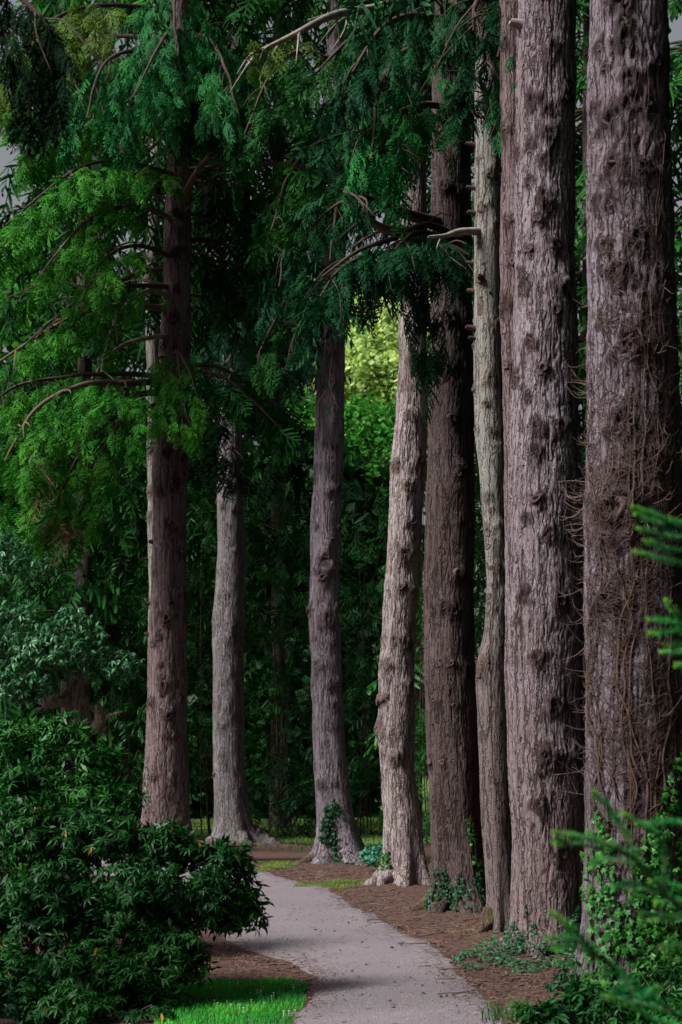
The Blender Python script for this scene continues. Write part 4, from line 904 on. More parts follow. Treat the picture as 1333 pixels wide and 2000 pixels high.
leaf_mass(tg_['root'], tg_['off'], [(50, 1300, 39.2, 1.0, .95, .8), (110, 1270, 39, .7, .7, .7), (20, 1230, 39.6, 1.0, .8, .8), (140, 1225, 39.3, .6, .5, .6), (175, 1270, 39.2, .55, .6, .6), (30, 1340, 39.0, .55, .4, .5), (235, 1300, 39.2, .5, .4, .5)], 330, 'whorl_lo', .17, 'pale_leaf', 311, down=.6)
leaf_mass(tg_['root'], tg_['off'], [(30, 1100, 40, 1.1, .5, .7), (10, 1080, 40, 1.0, .6, .7)], 180, 'whorl_lo', .17, 'pale_leaf', 312, down=.6, name='foliage')

# dark bough hanging into the top corner from a nearer tree outside the picture
cn = back_tree('bc', 'conifer', 'near-black drooping bough in the top corner', -330, 13, 110, [])
branch(cn, -60, [(-150, -60, -.3), (-20, -40, -.5), (80, 30, -.6), (110, 110, -.6)], .45, 95, 1.4, 'black_green', 'fir', size=.34, r0=.03)
branch(cn, -20, [(-150, -20, 0), (-20, 20, -.1), (60, 90, -.2), (75, 160, -.2)], .42, 95, 1.4, 'black_green', 'fir', size=.34, r0=.03)

# ------------------------------------------------------------------ rhododendron bushes (left foreground)
def leaf_single(seed):
    lv, lq = leaf_shape(1, .28, .3, .5, 3); return mesh('leaf', lv, lq, dict(rnd=np.full(len(lv), (seed * .37) % 1), tip=np.full(len(lv), .1 + .2 * seed)), False)
LEAF = [leaf_single(s) for s in range(4)]
for l in LEAF: l.materials.append(M['rhodo'])
LEAFY = []
for s in range(3):
    lv, lq = leaf_shape(1, .36, .5, .25 + .2 * s, 3)
    me = mesh('leaf', lv, lq, dict(rnd=np.full(len(lv), s * .5), tip=np.full(len(lv), .3 * s)), False); me.materials.append(M['leaf_yellow']); LEAFY.append(me)

def bush(name, label, base_px, D, blobs, per, size, mat, seed, n_single=0, n_yellow=20):
    off = ((base_px - HX) / F * D, D, 0.0); root = thing(name, label, 'bush', off)
    rg = np.random.default_rng(seed); B = Bag(); allp = []; fb = []
    for (px, py, DD, rx, rz, ry) in blobs:
        c = P(px, py, DD); n = int(per * (rx * rz + rx * ry + ry * rz) / 3)
        v = nrm(rg.normal(size=(n, 3))); v[:, 2] = np.where(v[:, 2] < -.5, -v[:, 2], v[:, 2])
        rad = (.25 + .75 * rg.uniform(0, 1, n) ** .6) * (1 + .30 * pn(v[:, 0] * 2.4 + px, v[:, 1] * 2.4, v[:, 2] * 2.4, seed))
        pos = c + v * rad[:, None] * np.array([rx, ry, rz]); ok = (pos[:, 2] > .06) & (pn(pos[:, 0] * 4.2, pos[:, 1] * 4.2, pos[:, 2] * 5.5, seed) > np.where(rad < .66, rg.uniform(-.9, -.2, n), rg.uniform(-.35, .22, n)))
        pos, v, rad = pos[ok], v[ok], rad[ok]
        axis_ = nrm(v * .8 + np.array([0, 0, .75]) + rg.normal(size=v.shape) * .3)
        dirs = nrm(np.cross(axis_, rg.normal(size=v.shape)))
        allp.append((pos, dirs, axis_, v, rad > .66))
    pos, dirs, ax, v, outer = (np.concatenate(a) for a in zip(*allp))
    front = -v[:, 1] * 1.0 + outer * 2.0 + (rg.uniform(0, 1, len(v))) * .8 - .05 * (pos[:, 1] - D)
    pick = np.argsort(-front)[:n_single]; keep = np.ones(len(pos), bool); keep[pick] = False
    sc = size * rg.uniform(.75, 1.2, len(pos))
    inner = keep & ~outer; keep = keep & outer
    scatter(B, 'whorl', pos[keep], dirs[keep], ax[keep], sc[keep], rg=rg)
    scatter(B, 'clump_thin', pos[inner], dirs[inner], ax[inner], sc[inner] * 2.4, rg=rg)
    part('foliage', B.mesh('foliage', off, False), M[mat], root, kind='stuff')
    cnt = 0
    R = rot_to(dirs, ax)
    for k, i in enumerate(pick):
        w = WH[k % 5]
        for Rm, o_ in w[3]:
            A = R[i] * sc[i]; m3 = A @ Rm; p = A @ o_ + pos[i] - np.array(off)
            mm = Matrix(((*m3[0], p[0]), (*m3[1], p[1]), (*m3[2], p[2]), (0, 0, 0, 1)))
            part('leaf', LEAF[cnt % 4], None, root, M=mm); cnt += 1
    fr = np.where(front > 2.4)[0]
    for k in rg.choice(fr, min(n_yellow, len(fr)), replace=False):
        d = nrm(np.array([rg.normal() * .35, -.3 + rg.normal() * .2, -1.])); m3 = rot_to(d[None], rg.normal(size=(1, 3)))[0] * size * rg.uniform(.75, 1.0)
        p = pos[k] + v[k] * .03 - np.array(off)
        part('leaf', LEAFY[int(rg.integers(0, 3))], None, root, 'yellowed hanging leaf', M=Matrix(((*m3[0], p[0]), (*m3[1], p[1]), (*m3[2], p[2]), (0, 0, 0, 1))))
    stems(root, off, (off[0], D, -.1), [b for b in blobs], 'wood_dark', .028, seed, 6)
    stems(root, off, (off[0] + .1, D, -.1), [(b[0] + rg.uniform(-60, 60), b[1] - rg.uniform(10, 60), b[2], .1, .1, .1) for b in blobs], 'wood_dark', .02, seed + 1, 5)
    return root
bush('rhododendron_bush', 'large dark glossy leafy bush filling the lower corner beside the lawn', 150, 14.9,
     [(60, 1640, 15.4, .55, .42, .6), (190, 1650, 15.4, .55, .36, .6), (330, 1672, 15.3, .36, .33, .4), (440, 1700, 15.2, .27, .28, .3), (465, 1785, 15.1, .28, .30, .3), (400, 1780, 15.0, .4, .36, .4), (260, 1790, 14.8, .6, .5, .6), (80, 1800, 14.7, .65, .55, .6), (330, 1880, 14.6, .42, .36, .42), (180, 1930, 14.3, .6, .42, .55), (20, 1950, 14.2, .55, .45, .5), (300, 1960, 14.4, .36, .26, .36), (-120, 1800, 14.8, .7, .8, .7), (120, 2010, 13.5, .55, .4, .4), (290, 2025, 13.6, .36, .26, .3)],
     2900, .086, 'rhodo', 401, 31, 34)
bush('rhododendron_bush', 'taller brighter leafy bush with yellow leaves, in front of gnarled trunk', 60, 18.2,
     [(40, 1470, 18.2, .5, .42, .5), (130, 1460, 18.1, .42, .38, .45), (190, 1500, 18.0, .30, .32, .4), (60, 1560, 17.8, .6, .5, .5), (190, 1580, 17.8, .5, .4, .5), (-60, 1500, 18.4, .6, .7, .6), (80, 1680, 17.6, .7, .6, .6)],
     1700, .096, 'rhodo_back', 402, 0, 24)

# ------------------------------------------------------------------ ivy
def ivy_shape():
    ang = [0, 26, 52, 82, 115, 160, 200, 245, 278, 308, 334]; rad = [1.0, .50, .80, .42, .62, .30, .30, .62, .42, .80, .50]
    V = [(0, 0, .05)] + [(r * math.cos(math.radians(a)) , r * math.sin(math.radians(a)), -.10 * r * r) for a, r in zip(ang, rad)]
    k = len(ang); return np.array(V, float), np.array([(0, 1 + i, 1 + (i + 1) % k) for i in range(k)])
IV, IT = ivy_shape()
TPL['ivy'] = [(IV * [1, .95, 1], IT, np.full(len(IV), .1)), (IV * [.9, 1.05, 1.6], IT, np.full(len(IV), .45)), (IV * [1, .85, .4], IT, np.full(len(IV), .0))]
IVM = []
for s in range(3):
    me = mesh('leaf', TPL['ivy'][s][0], IT, dict(rnd=np.full(len(IV), s * .45), tip=np.full(len(IV), [.1, .5, .0][s])), False); me.materials.append(M['ivy']); IVM.append(me)

def ivy(label, tkey, poly, n, size, mat, seed, n_obj=0, off_surf=.03, nst=6, fall=.0, group=None, bunch=1.0):
    """ivy growing on a trunk: poly = outline in photograph pixels on the trunk's face"""
    tr = TREES[tkey]; s = tr['surf']; D = tr['D']; rg = np.random.default_rng(seed); poly = np.array(poly, float)
    x = rg.uniform(poly[:, 0].min(), poly[:, 0].max(), n * 6); y = rg.uniform(poly[:, 1].min(), poly[:, 1].max(), n * 6)
    dens = pn(x * .035 / bunch, y * .022 / bunch, 0 * x, seed) + rg.uniform(-.35, .45, len(x))
    ok = inside(poly, x, y) & (dens > -.1); x, y = x[ok][:n], y[ok][:n]; n = len(x)
    z = CZ - (y - HY) / F * D; i = np.clip(np.searchsorted(s['zs'], z), 1, len(s['zs']) - 1)
    sx = np.clip(((x - HX) / F * D - s['cx'][i]) / (s['r'][i] * 1.03), -.995, .995); th = -np.arccos(sx)
    p, nn = surf_at(s, th, z, 0.0); p = p + nn * (off_surf * rg.uniform(.3, 2.2, n))[:, None]
    d = rg.normal(size=(n, 3)) * .45 + nn * .25; d[:, 2] -= .9
    up = nn + rg.normal(size=(n, 3)) * .4 + np.array([0, 0, .45])
    sc = size * rg.uniform(.55, 1.2, n); off = tr['off']
    root = thing('ivy', label, 'ivy', off, group)
    B = Bag(); scatter(B, 'ivy', p[n_obj:], d[n_obj:], up[n_obj:], sc[n_obj:], rg=rg)
    part('foliage', B.mesh('foliage', off, False), M[mat], root, kind='stuff')
    R = rot_to(d, up)
    for k in range(min(n_obj, n)):
        m3 = R[k] * sc[k]; q = p[k] - np.array(off)
        part('leaf', IVM[k % 3], None, root, M=Matrix(((*m3[0], q[0]), (*m3[1], q[1]), (*m3[2], q[2]), (0, 0, 0, 1))))
    for k in range(nst):
        j = rg.integers(0, n); zz = np.linspace(.02, z[j], 24); tt_ = th[j] + .12 * np.sin(zz * 3 + k) * np.linspace(1, 0, 24)
        q, q2 = surf_at(s, tt_, zz, .012); V, Fc = tube(q, np.linspace(.012, .004, 24), 4)
        part('stem', mesh('stem', V - np.array(off), Fc), M['vine'], root)
    return root
ivy('broad-leaved green ivy climbing the foot of the widest vine-wrapped trunk', 't8', [(1140, 1640), (1165, 1560), (1185, 1640), (1200, 1760), (1225, 1660), (1260, 1580), (1300, 1480), (1345, 1400), (1380, 1500), (1400, 1960), (1130, 1960), (1148, 1840), (1142, 1740)], 2400, .052, 'ivy', 501, 300, .035, 8)
ivy('small-leaved bluish ivy skirting the foot of the broad mauve trunk', 't7', [(985, 1840), (1005, 1790), (1020, 1830), (1035, 1790), (1050, 1850), (1075, 1830), (1100, 1790), (1130, 1750), (1150, 1820), (1170, 1895), (975, 1895)], 1500, .033, 'ivy_small', 502, 0, .03, 5)
ivy('dark ivy clump on the foot of the dark brown trunk', 't5', [(838, 1770), (850, 1700), (866, 1690), (880, 1740), (893, 1690), (905, 1730), (925, 1700), (932, 1740), (918, 1785), (885, 1800), (850, 1790)], 420, .042, 'ivy_dark', 503, 0, .03, 5)
ivy('thin ivy strand up the shaded side of the dark brown trunk', 't5', [(905, 1600), (915, 1598), (932, 1660), (945, 1690), (940, 1720), (918, 1690)], 60, .045, 'ivy', 506, 0, .03, 2)
ivy('ivy patch spreading over the front of the lumpy purple-grey trunk', 't3', [(635, 1580), (655, 1560), (672, 1590), (672, 1640), (684, 1660), (682, 1695), (655, 1700), (650, 1650), (632, 1640)], 620, .055, 'ivy_dark', 504, 0, .04, 4)
ivy('little ivy sprig at the left foot of the pale buff trunk', 't4', [(748, 1670), (760, 1660), (763, 1690), (745, 1730), (733, 1735)], 90, .045, 'ivy', 505, 0, .04, 2)
ivy('few ivy leaves on the reddish brown trunk above the bush', 't1', [(283, 1490), (296, 1500), (298, 1560), (292, 1600), (284, 1590)], 50, .045, 'ivy_small', 507, 0, .03, 2)
ivy('tiny ivy wisp hanging on the fresh side of the broad mauve trunk', 't7', [(1018, 1760), (1030, 1762), (1030, 1790), (1018, 1790)], 14, .028, 'ivy_small', 508, 0, .02, 1)

# ground skirt of small ivy round the broad mauve trunk
rg = np.random.default_rng(520); n = 4200
off = (float((1065 - HX) / F * 17.2), 17.2, 0.0)
iv_root = thing('ivy', 'carpet of tiny-leaved ivy on the ground before the broad mauve trunk', 'ivy', off)
a = rg.uniform(0, 2 * np.pi, n); rr = np.sqrt(rg.uniform(0, 1, n))
gx = off[0] - .05 + .95 * rr * np.cos(a); gy = 17.0 + .9 * rr * np.sin(a)
hh = .02 + .34 * np.exp(-((gx - (1075 - HX) / F * 17.6) ** 2 + (gy - 17.6) ** 2) / .42) * rg.uniform(.2, 1, n)
keep_ = pn(gx * 3.1, gy * 3.1, 0 * gx, 33) + .25 * (1 - 1.5 * rr) > rg.uniform(-.3, .15, n); gx, gy, hh = gx[keep_], gy[keep_], hh[keep_]; n = len(gx)
pos = np.stack([gx, gy, gz(gx, gy) + hh + .03 * pn(gx * 8, gy * 8, 0 * gx, 3)], 1)
d = rg.normal(size=(n, 3)); d[:, 2] *= .4; up = np.array([0, -.35, 1.]) + rg.normal(size=(n, 3)) * .35
B = Bag(); scatter(B, 'ivy', pos, d, up, .030 * rg.uniform(.6, 1.2, n), rg=rg)
part('foliage', B.mesh('foliage', off, False), M['ivy_small'], iv_root, kind='stuff')
for k in range(8):
    aa = rg.uniform(0, 6.28); xs = off[0] + np.linspace(0, .8, 14) * math.cos(aa); ys = 17.1 + np.linspace(0, .7, 14) * math.sin(aa) - .1 * np.sin(np.linspace(0, 5, 14))
    V, Fc = tube(np.stack([xs, ys, gz(xs, ys) + .02], 1), np.linspace(.008, .004, 14), 4); part('stem', mesh('stem', V - np.array(off), Fc), M['vine'], iv_root)
# larger-leaved skirt before the vine trunk
rg = np.random.default_rng(521); n = 520; off = (float((1240 - HX) / F * 14.3), 14.3, 0.0)
iv2 = thing('ivy', 'ivy trailing over the ground in front of the vine-wrapped trunk', 'ivy', off)
gx = off[0] + rg.uniform(-.55, .9, n); gy = 14.2 + rg.uniform(-.35, .35, n)
pos = np.stack([gx, gy, gz(gx, gy) + .04 + .25 * np.exp(-(gy - 14.5) ** 2 / .06) * rg.uniform(0, 1, n)], 1)
d = rg.normal(size=(n, 3)); d[:, 2] -= .5; up = np.array([0, -.7, .8]) + rg.normal(size=(n, 3)) * .35
B = Bag(); scatter(B, 'ivy', pos, d, up, .050 * rg.uniform(.6, 1.2, n), rg=rg)
part('foliage', B.mesh('foliage', off, False), M['ivy'], iv2, kind='stuff')

# dead ivy stems on the widest trunk
def dead_vines():
    tr = TREES['t8']; s = tr['surf']; off = tr['off']; rg = np.random.default_rng(530)
    root = thing('dead_ivy', 'tangle of dead brown ivy stems clinging to the widest trunk', 'ivy', off)
    starts = []
    mains = [(1160, 620), (1178, 420), (1190, 430), (1205, 330), (1218, 160), (1232, 330), (1245, 120), (1258, 240), (1270, 350), (1285, 280), (1296, 420), (1172, 560), (1152, 700), (1212, 600), (1240, 520), (1262, 560), (1278, 620), (1300, 650), (1225, 700), (1196, 760), (1168, 800), (1310, 560), (1155, 900), (1208, 900), (1250, 850), (1290, 880)]
    for k, (px, ytop) in enumerate(mains):
        yb = rg.uniform(1500, 1900); ys = np.linspace(yb, ytop, 110); z = CZ - (ys - HY) / F * s['D']
        i = np.clip(np.searchsorted(s['zs'], z), 1, len(s['zs']) - 1)
        xpx = px + 42 * pn(z * .7, 0 * z + k * 3.1, 0 * z, 8) + 16 * pn(z * 2.6, 0 * z + k * 5.1, 0 * z, 9) + 5 * pn(z * 8, 0 * z + k * 5.1, 0 * z, 9)
        sx = np.clip(((xpx - HX) / F * s['D'] - s['cx'][i]) / s['r'][i], -.97, .97); th = -np.arccos(sx)
        p, nn = surf_at(s, th, z, .010)
        ker = np.hanning(7); ker /= ker.sum()
        for c in range(3): p[3:-3, c] = np.convolve(p[:, c], ker, 'valid')
        r0 = float(rg.choice([.004, .005, .007, .010, .014]))
        V, Fc = tube(p + nn * .008, r0 * np.linspace(1, .35, 110) * (1 + .25 * pn(z * 9, 0 * z + k, 0 * z, 4)), 5)
        part('stem', mesh('stem', V - np.array(off), Fc), M['vine'], root)
        starts.append((p, nn, th))
    B = Bag()
    for k in range(2000):                      # rootlets and side twigs lying on the bark
        p, nn, th = starts[rg.integers(0, len(starts))]; j = int(rg.integers(4, 105)); t0 = th[j]; z0 = p[j, 2]
        L_ = rg.uniform(.06, .34); sd = rg.choice([-1, 1]); m = 5; u = np.linspace(0, 1, m)
        tht = np.clip(t0 + sd * u * L_ * rg.uniform(.3, 1) / .45, -3.13, -.01); zz = z0 + L_ * (u * rg.uniform(-.3, .9) + .15 * np.sin(u * 4 + k))
        q, qn = surf_at(s, tht, zz, .006 + .0 * u); q = q + qn * (.012 + .03 * rg.uniform(0, 1) * u)[:, None]
        V, Fc = tube(q, np.linspace(.0042, .0016, m) * rg.uniform(.6, 1.4), 3, False); B.add(V, Fc)
    part('side_twigs', B.mesh('side_twigs', off), M['vine'], root, kind='stuff')
    B = Bag()
    for k in range(210):                      # bare twigs reaching out from the trunk's side
        py = rg.uniform(560, 1560) if rg.uniform() > .25 else rg.uniform(960, 1060); z = CZ - (py - HY) / F * s['D']
        left = rg.uniform() < .62
        t = -math.pi + rg.uniform(-.15, .75) if left else rg.uniform(-2.2, -.2)
        q, qn = surf_at(s, np.array([t]), np.array([z]), .01); q, qn = q[0], qn[0]
        L_ = rg.uniform(.06, .20) + (.22 * rg.uniform() ** 3); tang = np.array([-math.sin(t), math.cos(t), 0]) * rg.normal() * .4
        d = nrm(qn + tang + np.array([0, 0, rg.uniform(-.75, .7)]))
        pts = smooth_path([q, q + d * L_ * .5 + rg.normal(size=3) * .09 * L_, q + d * L_ + np.array([0, 0, rg.uniform(-.05, .45) * L_])], 8)
        V, Fc = tube(pts, np.linspace(.0042, .0014, 8) * rg.uniform(.6, 1.3), 3, False); B.add(V, Fc)
        if rg.uniform() < .6:
            j = rg.integers(3, 6); d2 = nrm(d + rg.normal(size=3) * .5 + np.array([0, 0, .4])); V, Fc = tube(smooth_path([pts[j], pts[j] + d2 * L_ * .2, pts[j] + d2 * L_ * .42 + [0, 0, .03]], 5), np.linspace(.004, .0018, 5), 3, False); B.add(V, Fc)
    part('bare_twigs', B.mesh('bare_twigs', off), M['vine_twig'], root, kind='stuff')
dead_vines()

# ------------------------------------------------------------------ young fir, its shoots reaching in from outside the frame
def young_fir():
    D0 = 5.6; off = (float((1720 - HX) / F * D0), D0, 0.0)
    root = thing('young_fir', 'soft bright green fir shoots reaching in, blurred and close', 'tree', off)
    V, Fc = tube(smooth_path([(off[0], D0, -.1), (off[0] + .02, D0, 1.5), (off[0], D0, 4.6)], 20), np.linspace(.055, .004, 20), 8)
    f = np.full(len(V), .7); part('trunk', mesh('trunk', V - np.array(off), Fc, dict(fis=f, knot=0 * f)), M['bark_back'], root)
    rg = np.random.default_rng(540)
    def shoot(B, WB, pts, r=.0022, ln=.025, dens=850, tipc=True):
        p = smooth_path(pts, 40); L_ = np.linalg.norm(np.diff(p, axis=0), axis=1).sum(); n = int(L_ * dens)
        V, Fc = tube(p, np.linspace(r * 1.6, r * .6, 40), 4); WB.add(V, Fc)
        t = rg.uniform(0, 1, n); i = (t * 38.9).astype(int); tg = nrm(np.gradient(p, axis=0))[i]
        sd = rg.choice([-1, 1], n); side = nrm(np.cross(tg, np.array([.1, -.5, 1.]))); upv = np.cross(side, tg)
        an = rg.normal(0, .55, n)
        d = nrm(tg * rg.uniform(.55, 1.0, n)[:, None] + (side * np.cos(an)[:, None] + upv * np.sin(an)[:, None]) * sd[:, None])
        l = ln * rg.uniform(.7, 1.15, n) * np.where(t > .9, .75, 1); s_ = nrm(np.cross(d, rg.normal(size=(n, 3)))) * .0026
        a = p[i]; b = a + d * l[:, None]; m = a + d * l[:, None] * .5
        Vn = np.stack([a - s_ * .4, a + s_ * .4, m + s_, b + s_ * .2, b - s_ * .2, m - s_], 1).reshape(-1, 3)
        q = np.arange(n)[:, None] * 6
        Q = np.concatenate([q + [0, 1, 2, 5], q + [5, 2, 3, 4]], 0)
        B.add(Vn, Q, rnd=np.repeat(rg.uniform(0, 1, n), 6), tip=np.repeat(np.clip((t - .8) * 4, 0, 1) * rg.uniform(.4, 1, n) if tipc else 0 * t, 6))
    boughs = [
        # (main stem points px,py,dD), side shoots [(t px,py from) -> tip]
        ([(1720, 1860, 0), (1480, 1830, -.1), (1333, 1772, -.2), (1262, 1700, -.25), (1205, 1655, -.3), (1140, 1637, -.3), (1075, 1626, -.3)],
         [((1222, 1665), (1120, 1648), (1085, 1645)), ((1262, 1700), (1205, 1600), (1158, 1545)), ((1250, 1690), (1180, 1680), (1160, 1690)), ((1300, 1740), (1230, 1725), (1200, 1735)), ((1300, 1740), (1290, 1640), (1215, 1590)), ((1340, 1780), (1345, 1620), (1240, 1610)), ((1345, 1780), (1290, 1740), (1230, 1740)), ((1380, 1800), (1300, 1790), (1250, 1785))]),
        ([(1720, 2090, 0), (1450, 2030, -.1), (1330, 1985, -.2), (1250, 1930, -.3), (1180, 1875, -.35), (1120, 1815, -.4), (1072, 1780, -.4)],
         [((1160, 1862), (1120, 1835), (1062, 1832)), ((1190, 1882), (1120, 1850), (1085, 1855)), ((1210, 1900), (1250, 1945), (1290, 1925)), ((1280, 1950), (1225, 1930), (1195, 1945)), ((1370, 2000), (1270, 1965), (1175, 1945)), ((1400, 2010), (1300, 2000), (1220, 1960)), ((1250, 1930), (1215, 1900), (1170, 1905))]),
        ([(1720, 1700, 0), (1500, 1760, 0), (1400, 1790, 0), (1330, 1790, 0), (1270, 1800, 0)], [((1400, 1790), (1340, 1740), (1270, 1720)), ((1380, 1790), (1330, 1760), (1280, 1765)), ((1400, 1790), (1360, 1840), (1290, 1850))]),
        ([(1720, 1180, 0), (1500, 1100, 0), (1400, 1070, -.1), (1333, 1035, -.15), (1280, 1005, -.2), (1232, 990, -.2)],
         [((1360, 1050), (1300, 1045), (1247, 1032)), ((1380, 1062), (1320, 1075), (1262, 1055)), ((1420, 1080), (1340, 1100), (1238, 1076)), ((1333, 1035), (1290, 1022), (1240, 1000)), ((1440, 1090), (1380, 1050), (1310, 1010))]),
        ([(1720, 1330, 0), (1500, 1290, 0), (1400, 1262, -.1), (1340, 1220, -.15), (1300, 1170, -.2)],
         [((1360, 1235), (1310, 1215), (1265, 1208)), ((1370, 1240), (1320, 1232), (1268, 1238)), ((1400, 1262), (1350, 1270), (1290, 1275)), ((1420, 1270), (1370, 1260), (1300, 1258)), ((1400, 1262), (1370, 1300), (1320, 1300))]),
    ]
    FB = Bag(); LB = Bag()                       # the rest of the little tree: short tiers of sprays round its stem
    for k in range(64):
        z = .35 + 4.1 * k / 64; a = k * 2.4; ln = .66 * (1 - .8 * z / 4.8) + .05; d = np.array([math.cos(a), math.sin(a), .12]); p0 = np.array([off[0], D0, z])
        V, Fc = tube([p0, p0 + d * ln * .5, p0 + d * ln - [0, 0, .05]], [.008, .005, .002], 4); LB.add(V, Fc)
        n = 7; t = rg.uniform(.15, .8, n); dd = d + rg.normal(size=(n, 3)) * .4
        scatter(FB, 'fir', p0 + d * (t * ln)[:, None], dd, np.array([0, 0, 1.]) + rg.normal(size=(n, 3)) * .2, .30 * ln + .08, rg=rg)
    c_ = part('crown', FB.mesh('crown', off, False), M['sprig'], root, kind='stuff'); part('limbs', LB.mesh('limbs', off), M['wood_brown'], c_)
    for main, sides in boughs:
        B = Bag(); WB = Bag()
        shoot(B, WB, [P(a, b, D0 + c) for a, b, c in main], r=.004)
        for sh in sides:
            q = min(main, key=lambda m: abs(m[0] - sh[0][0]) + abs(m[1] - sh[0][1])); dd = q[2]
            shoot(B, WB, [P(x, y, D0 + dd + j * rg.uniform(-.05, .05)) for j, (x, y) in enumerate(sh)])
        w = part('branch', WB.mesh('branch', off), M['wood_brown'], root)
        part('needles', B.mesh('needles', off, False), M['sprig'], w, kind='stuff')
young_fir()

# ------------------------------------------------------------------ undergrowth, grass, litter
shrub('low_shrub', 'dark broad-leaved ground plant in the bottom corner below the ivy', 'shrub', 1190, 13.2,
      [(1080, 1985, 13.4, .28, .12, .3), (1150, 1955, 13.6, .28, .15, .3), (1220, 1980, 13.2, .34, .18, .3), (1310, 1950, 13.4, .34, .26, .3), (1340, 2000, 12.9, .4, .25, .3)], 1700, 'whorl_lo', .10, 'rhodo', 410, r0=.008)
shrub('low_shrub', 'leafy weed with small green leaves beside the grass tuft', 'shrub', 1110, 14.6, [(1095, 1925, 14.7, .12, .1, .14), (1130, 1905, 14.8, .16, .16, .14)], 1800, 'whorl_lo', .07, 'ivy_dark', 411, r0=.006)

def blades(n, xfn, h0, h1, w, seed, bend=.5):
    rg = np.random.default_rng(seed); x, y = xfn(rg, n); n = len(x); z = gz(x, y)
    a = rg.uniform(0, 6.283, n); h = rg.uniform(h0, h1, n); b = bend * rg.uniform(.2, 1, n) * h
    d = np.stack([np.cos(a), np.sin(a)], 1); s = np.stack([-d[:, 1], d[:, 0]], 1) * w / 2
    base = np.stack([x, y, z - .005], 1); V = []
    for t, ww in ((0, 1), (.55, .8), (1, .15)):
        c = base.copy(); c[:, :2] += d * (b * t * t)[:, None]; c[:, 2] += h * t * (1 - .25 * t * bend)
        o_ = np.concatenate([s * ww, np.zeros((n, 1))], 1); V += [c - o_, c + o_]
    V = np.stack(V, 1).reshape(-1, 3); q = np.arange(n)[:, None] * 6
    Q = np.concatenate([q + [0, 1, 3, 2], q + [2, 3, 5, 4]], 0)
    return V, Q, dict(rnd=np.repeat(rg.uniform(0, 1, n), 6), tip=np.tile([0, 0, .3, .3, .9, .9], n))
def px_region(poly, ragged=.0):
    poly = np.array(poly, float); D = CZ * F / (poly[:, 1] - HY); w = np.stack([(poly[:, 0] - HX) / F * D, D], 1)
    def fn(rg, n):
        x = rg.uniform(w[:, 0].min(), w[:, 0].max(), n * 3); y = rg.uniform(w[:, 1].min(), w[:, 1].max(), n * 3)
        ok = inside(w, x + (.05 + ragged) * pn(x * 3, y * 3, 0 * x, 3), y + (.12 + 2 * ragged) * pn(x * 3, y * 3, 0 * x, 4)) & (pn(x * 2.2, y * 1.2, 0 * x, 14) > rg.uniform(-.6, .35, len(x)) * (ragged > 0) - (ragged == 0)); return x[ok][:n], y[ok][:n]
    return fn
LAWN = [(560, 2030), (575, 1985), (598, 1950), (600, 1925), (565, 1912), (500, 1916), (440, 1915), (350, 1920), (300, 1960), (300, 2060)]
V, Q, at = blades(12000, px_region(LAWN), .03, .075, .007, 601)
tag(part('grass', mesh('grass', V, Q, at, False), M['grass']), 'vivid green mown lawn corner beside the path', 'grass', kind='stuff')
V, Q, at = blades(5000, px_region([(490, 1690), (575, 1690), (580, 1700), (500, 1710)], .35), .03, .08, .008, 602)
tag(part('grass', mesh('grass', V, Q, at, False), M['grass_dry']), 'yellowish grass strip below the mound of the grey trunk', 'grass', kind='stuff')
V, Q, at = blades(5000, px_region([(575, 1738), (640, 1725), (735, 1728), (720, 1742), (620, 1747)], .3), .03, .08, .007, 603)
tag(part('grass', mesh('grass', V, Q, at, False), M['grass_dry']), 'yellowish grass strip between path and pale trunk', 'grass', kind='stuff')
V, Q, at = blades(4500, px_region([(250, 1640), (300, 1585), (640, 1585), (760, 1600), (740, 1660), (620, 1668), (515, 1672), (420, 1660)]), .05, .16, .024, 604)
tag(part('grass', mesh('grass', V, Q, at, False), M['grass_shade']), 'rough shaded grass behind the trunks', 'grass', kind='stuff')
V, Q, at = blades(1500, px_region([(720, 1760), (900, 1800), (960, 1850), (900, 1860), (800, 1800), (700, 1765)]), .02, .05, .006, 605)
tag(part('grass', mesh('grass', V[: 6 * 220], Q[(Q < 6 * 220).all(1)], {k: v[: 6 * 220] for k, v in at.items()}, False), M['grass_shade']), 'scattered grass wisps on the bare soil beside the path', 'grass', kind='stuff')

def tuft(label, px, py, n, h, seed, mat='grass_shade', spread=.06):
    D = CZ * F / (py - HY); c = ((px - HX) / F * D, D); off = (c[0], c[1], 0)
    fn = lambda rg, m: (c[0] + rg.normal(size=m) * spread, c[1] + rg.normal(size=m) * spread)
    root = thing('grass_tuft', label, 'grass', off); rgx = random.Random(seed)
    V, Q, at = blades(n, fn, h * .5, h, .011, seed, .95)
    part('blades', mesh('blades', V - np.array(off), Q, at, False), M[mat], root, kind='stuff')
tuft('strappy dark grass tuft at the path corner', 985, 2005, 60, .30, 610, spread=.09)
tuft('small grass tuft beside the strappy one, nearer the ivy', 1020, 1990, 26, .22, 611)
tuft('tall thin pale grass blades in front of the ivy', 1255, 2010, 14, .62, 612, 'grass_dry', .12)

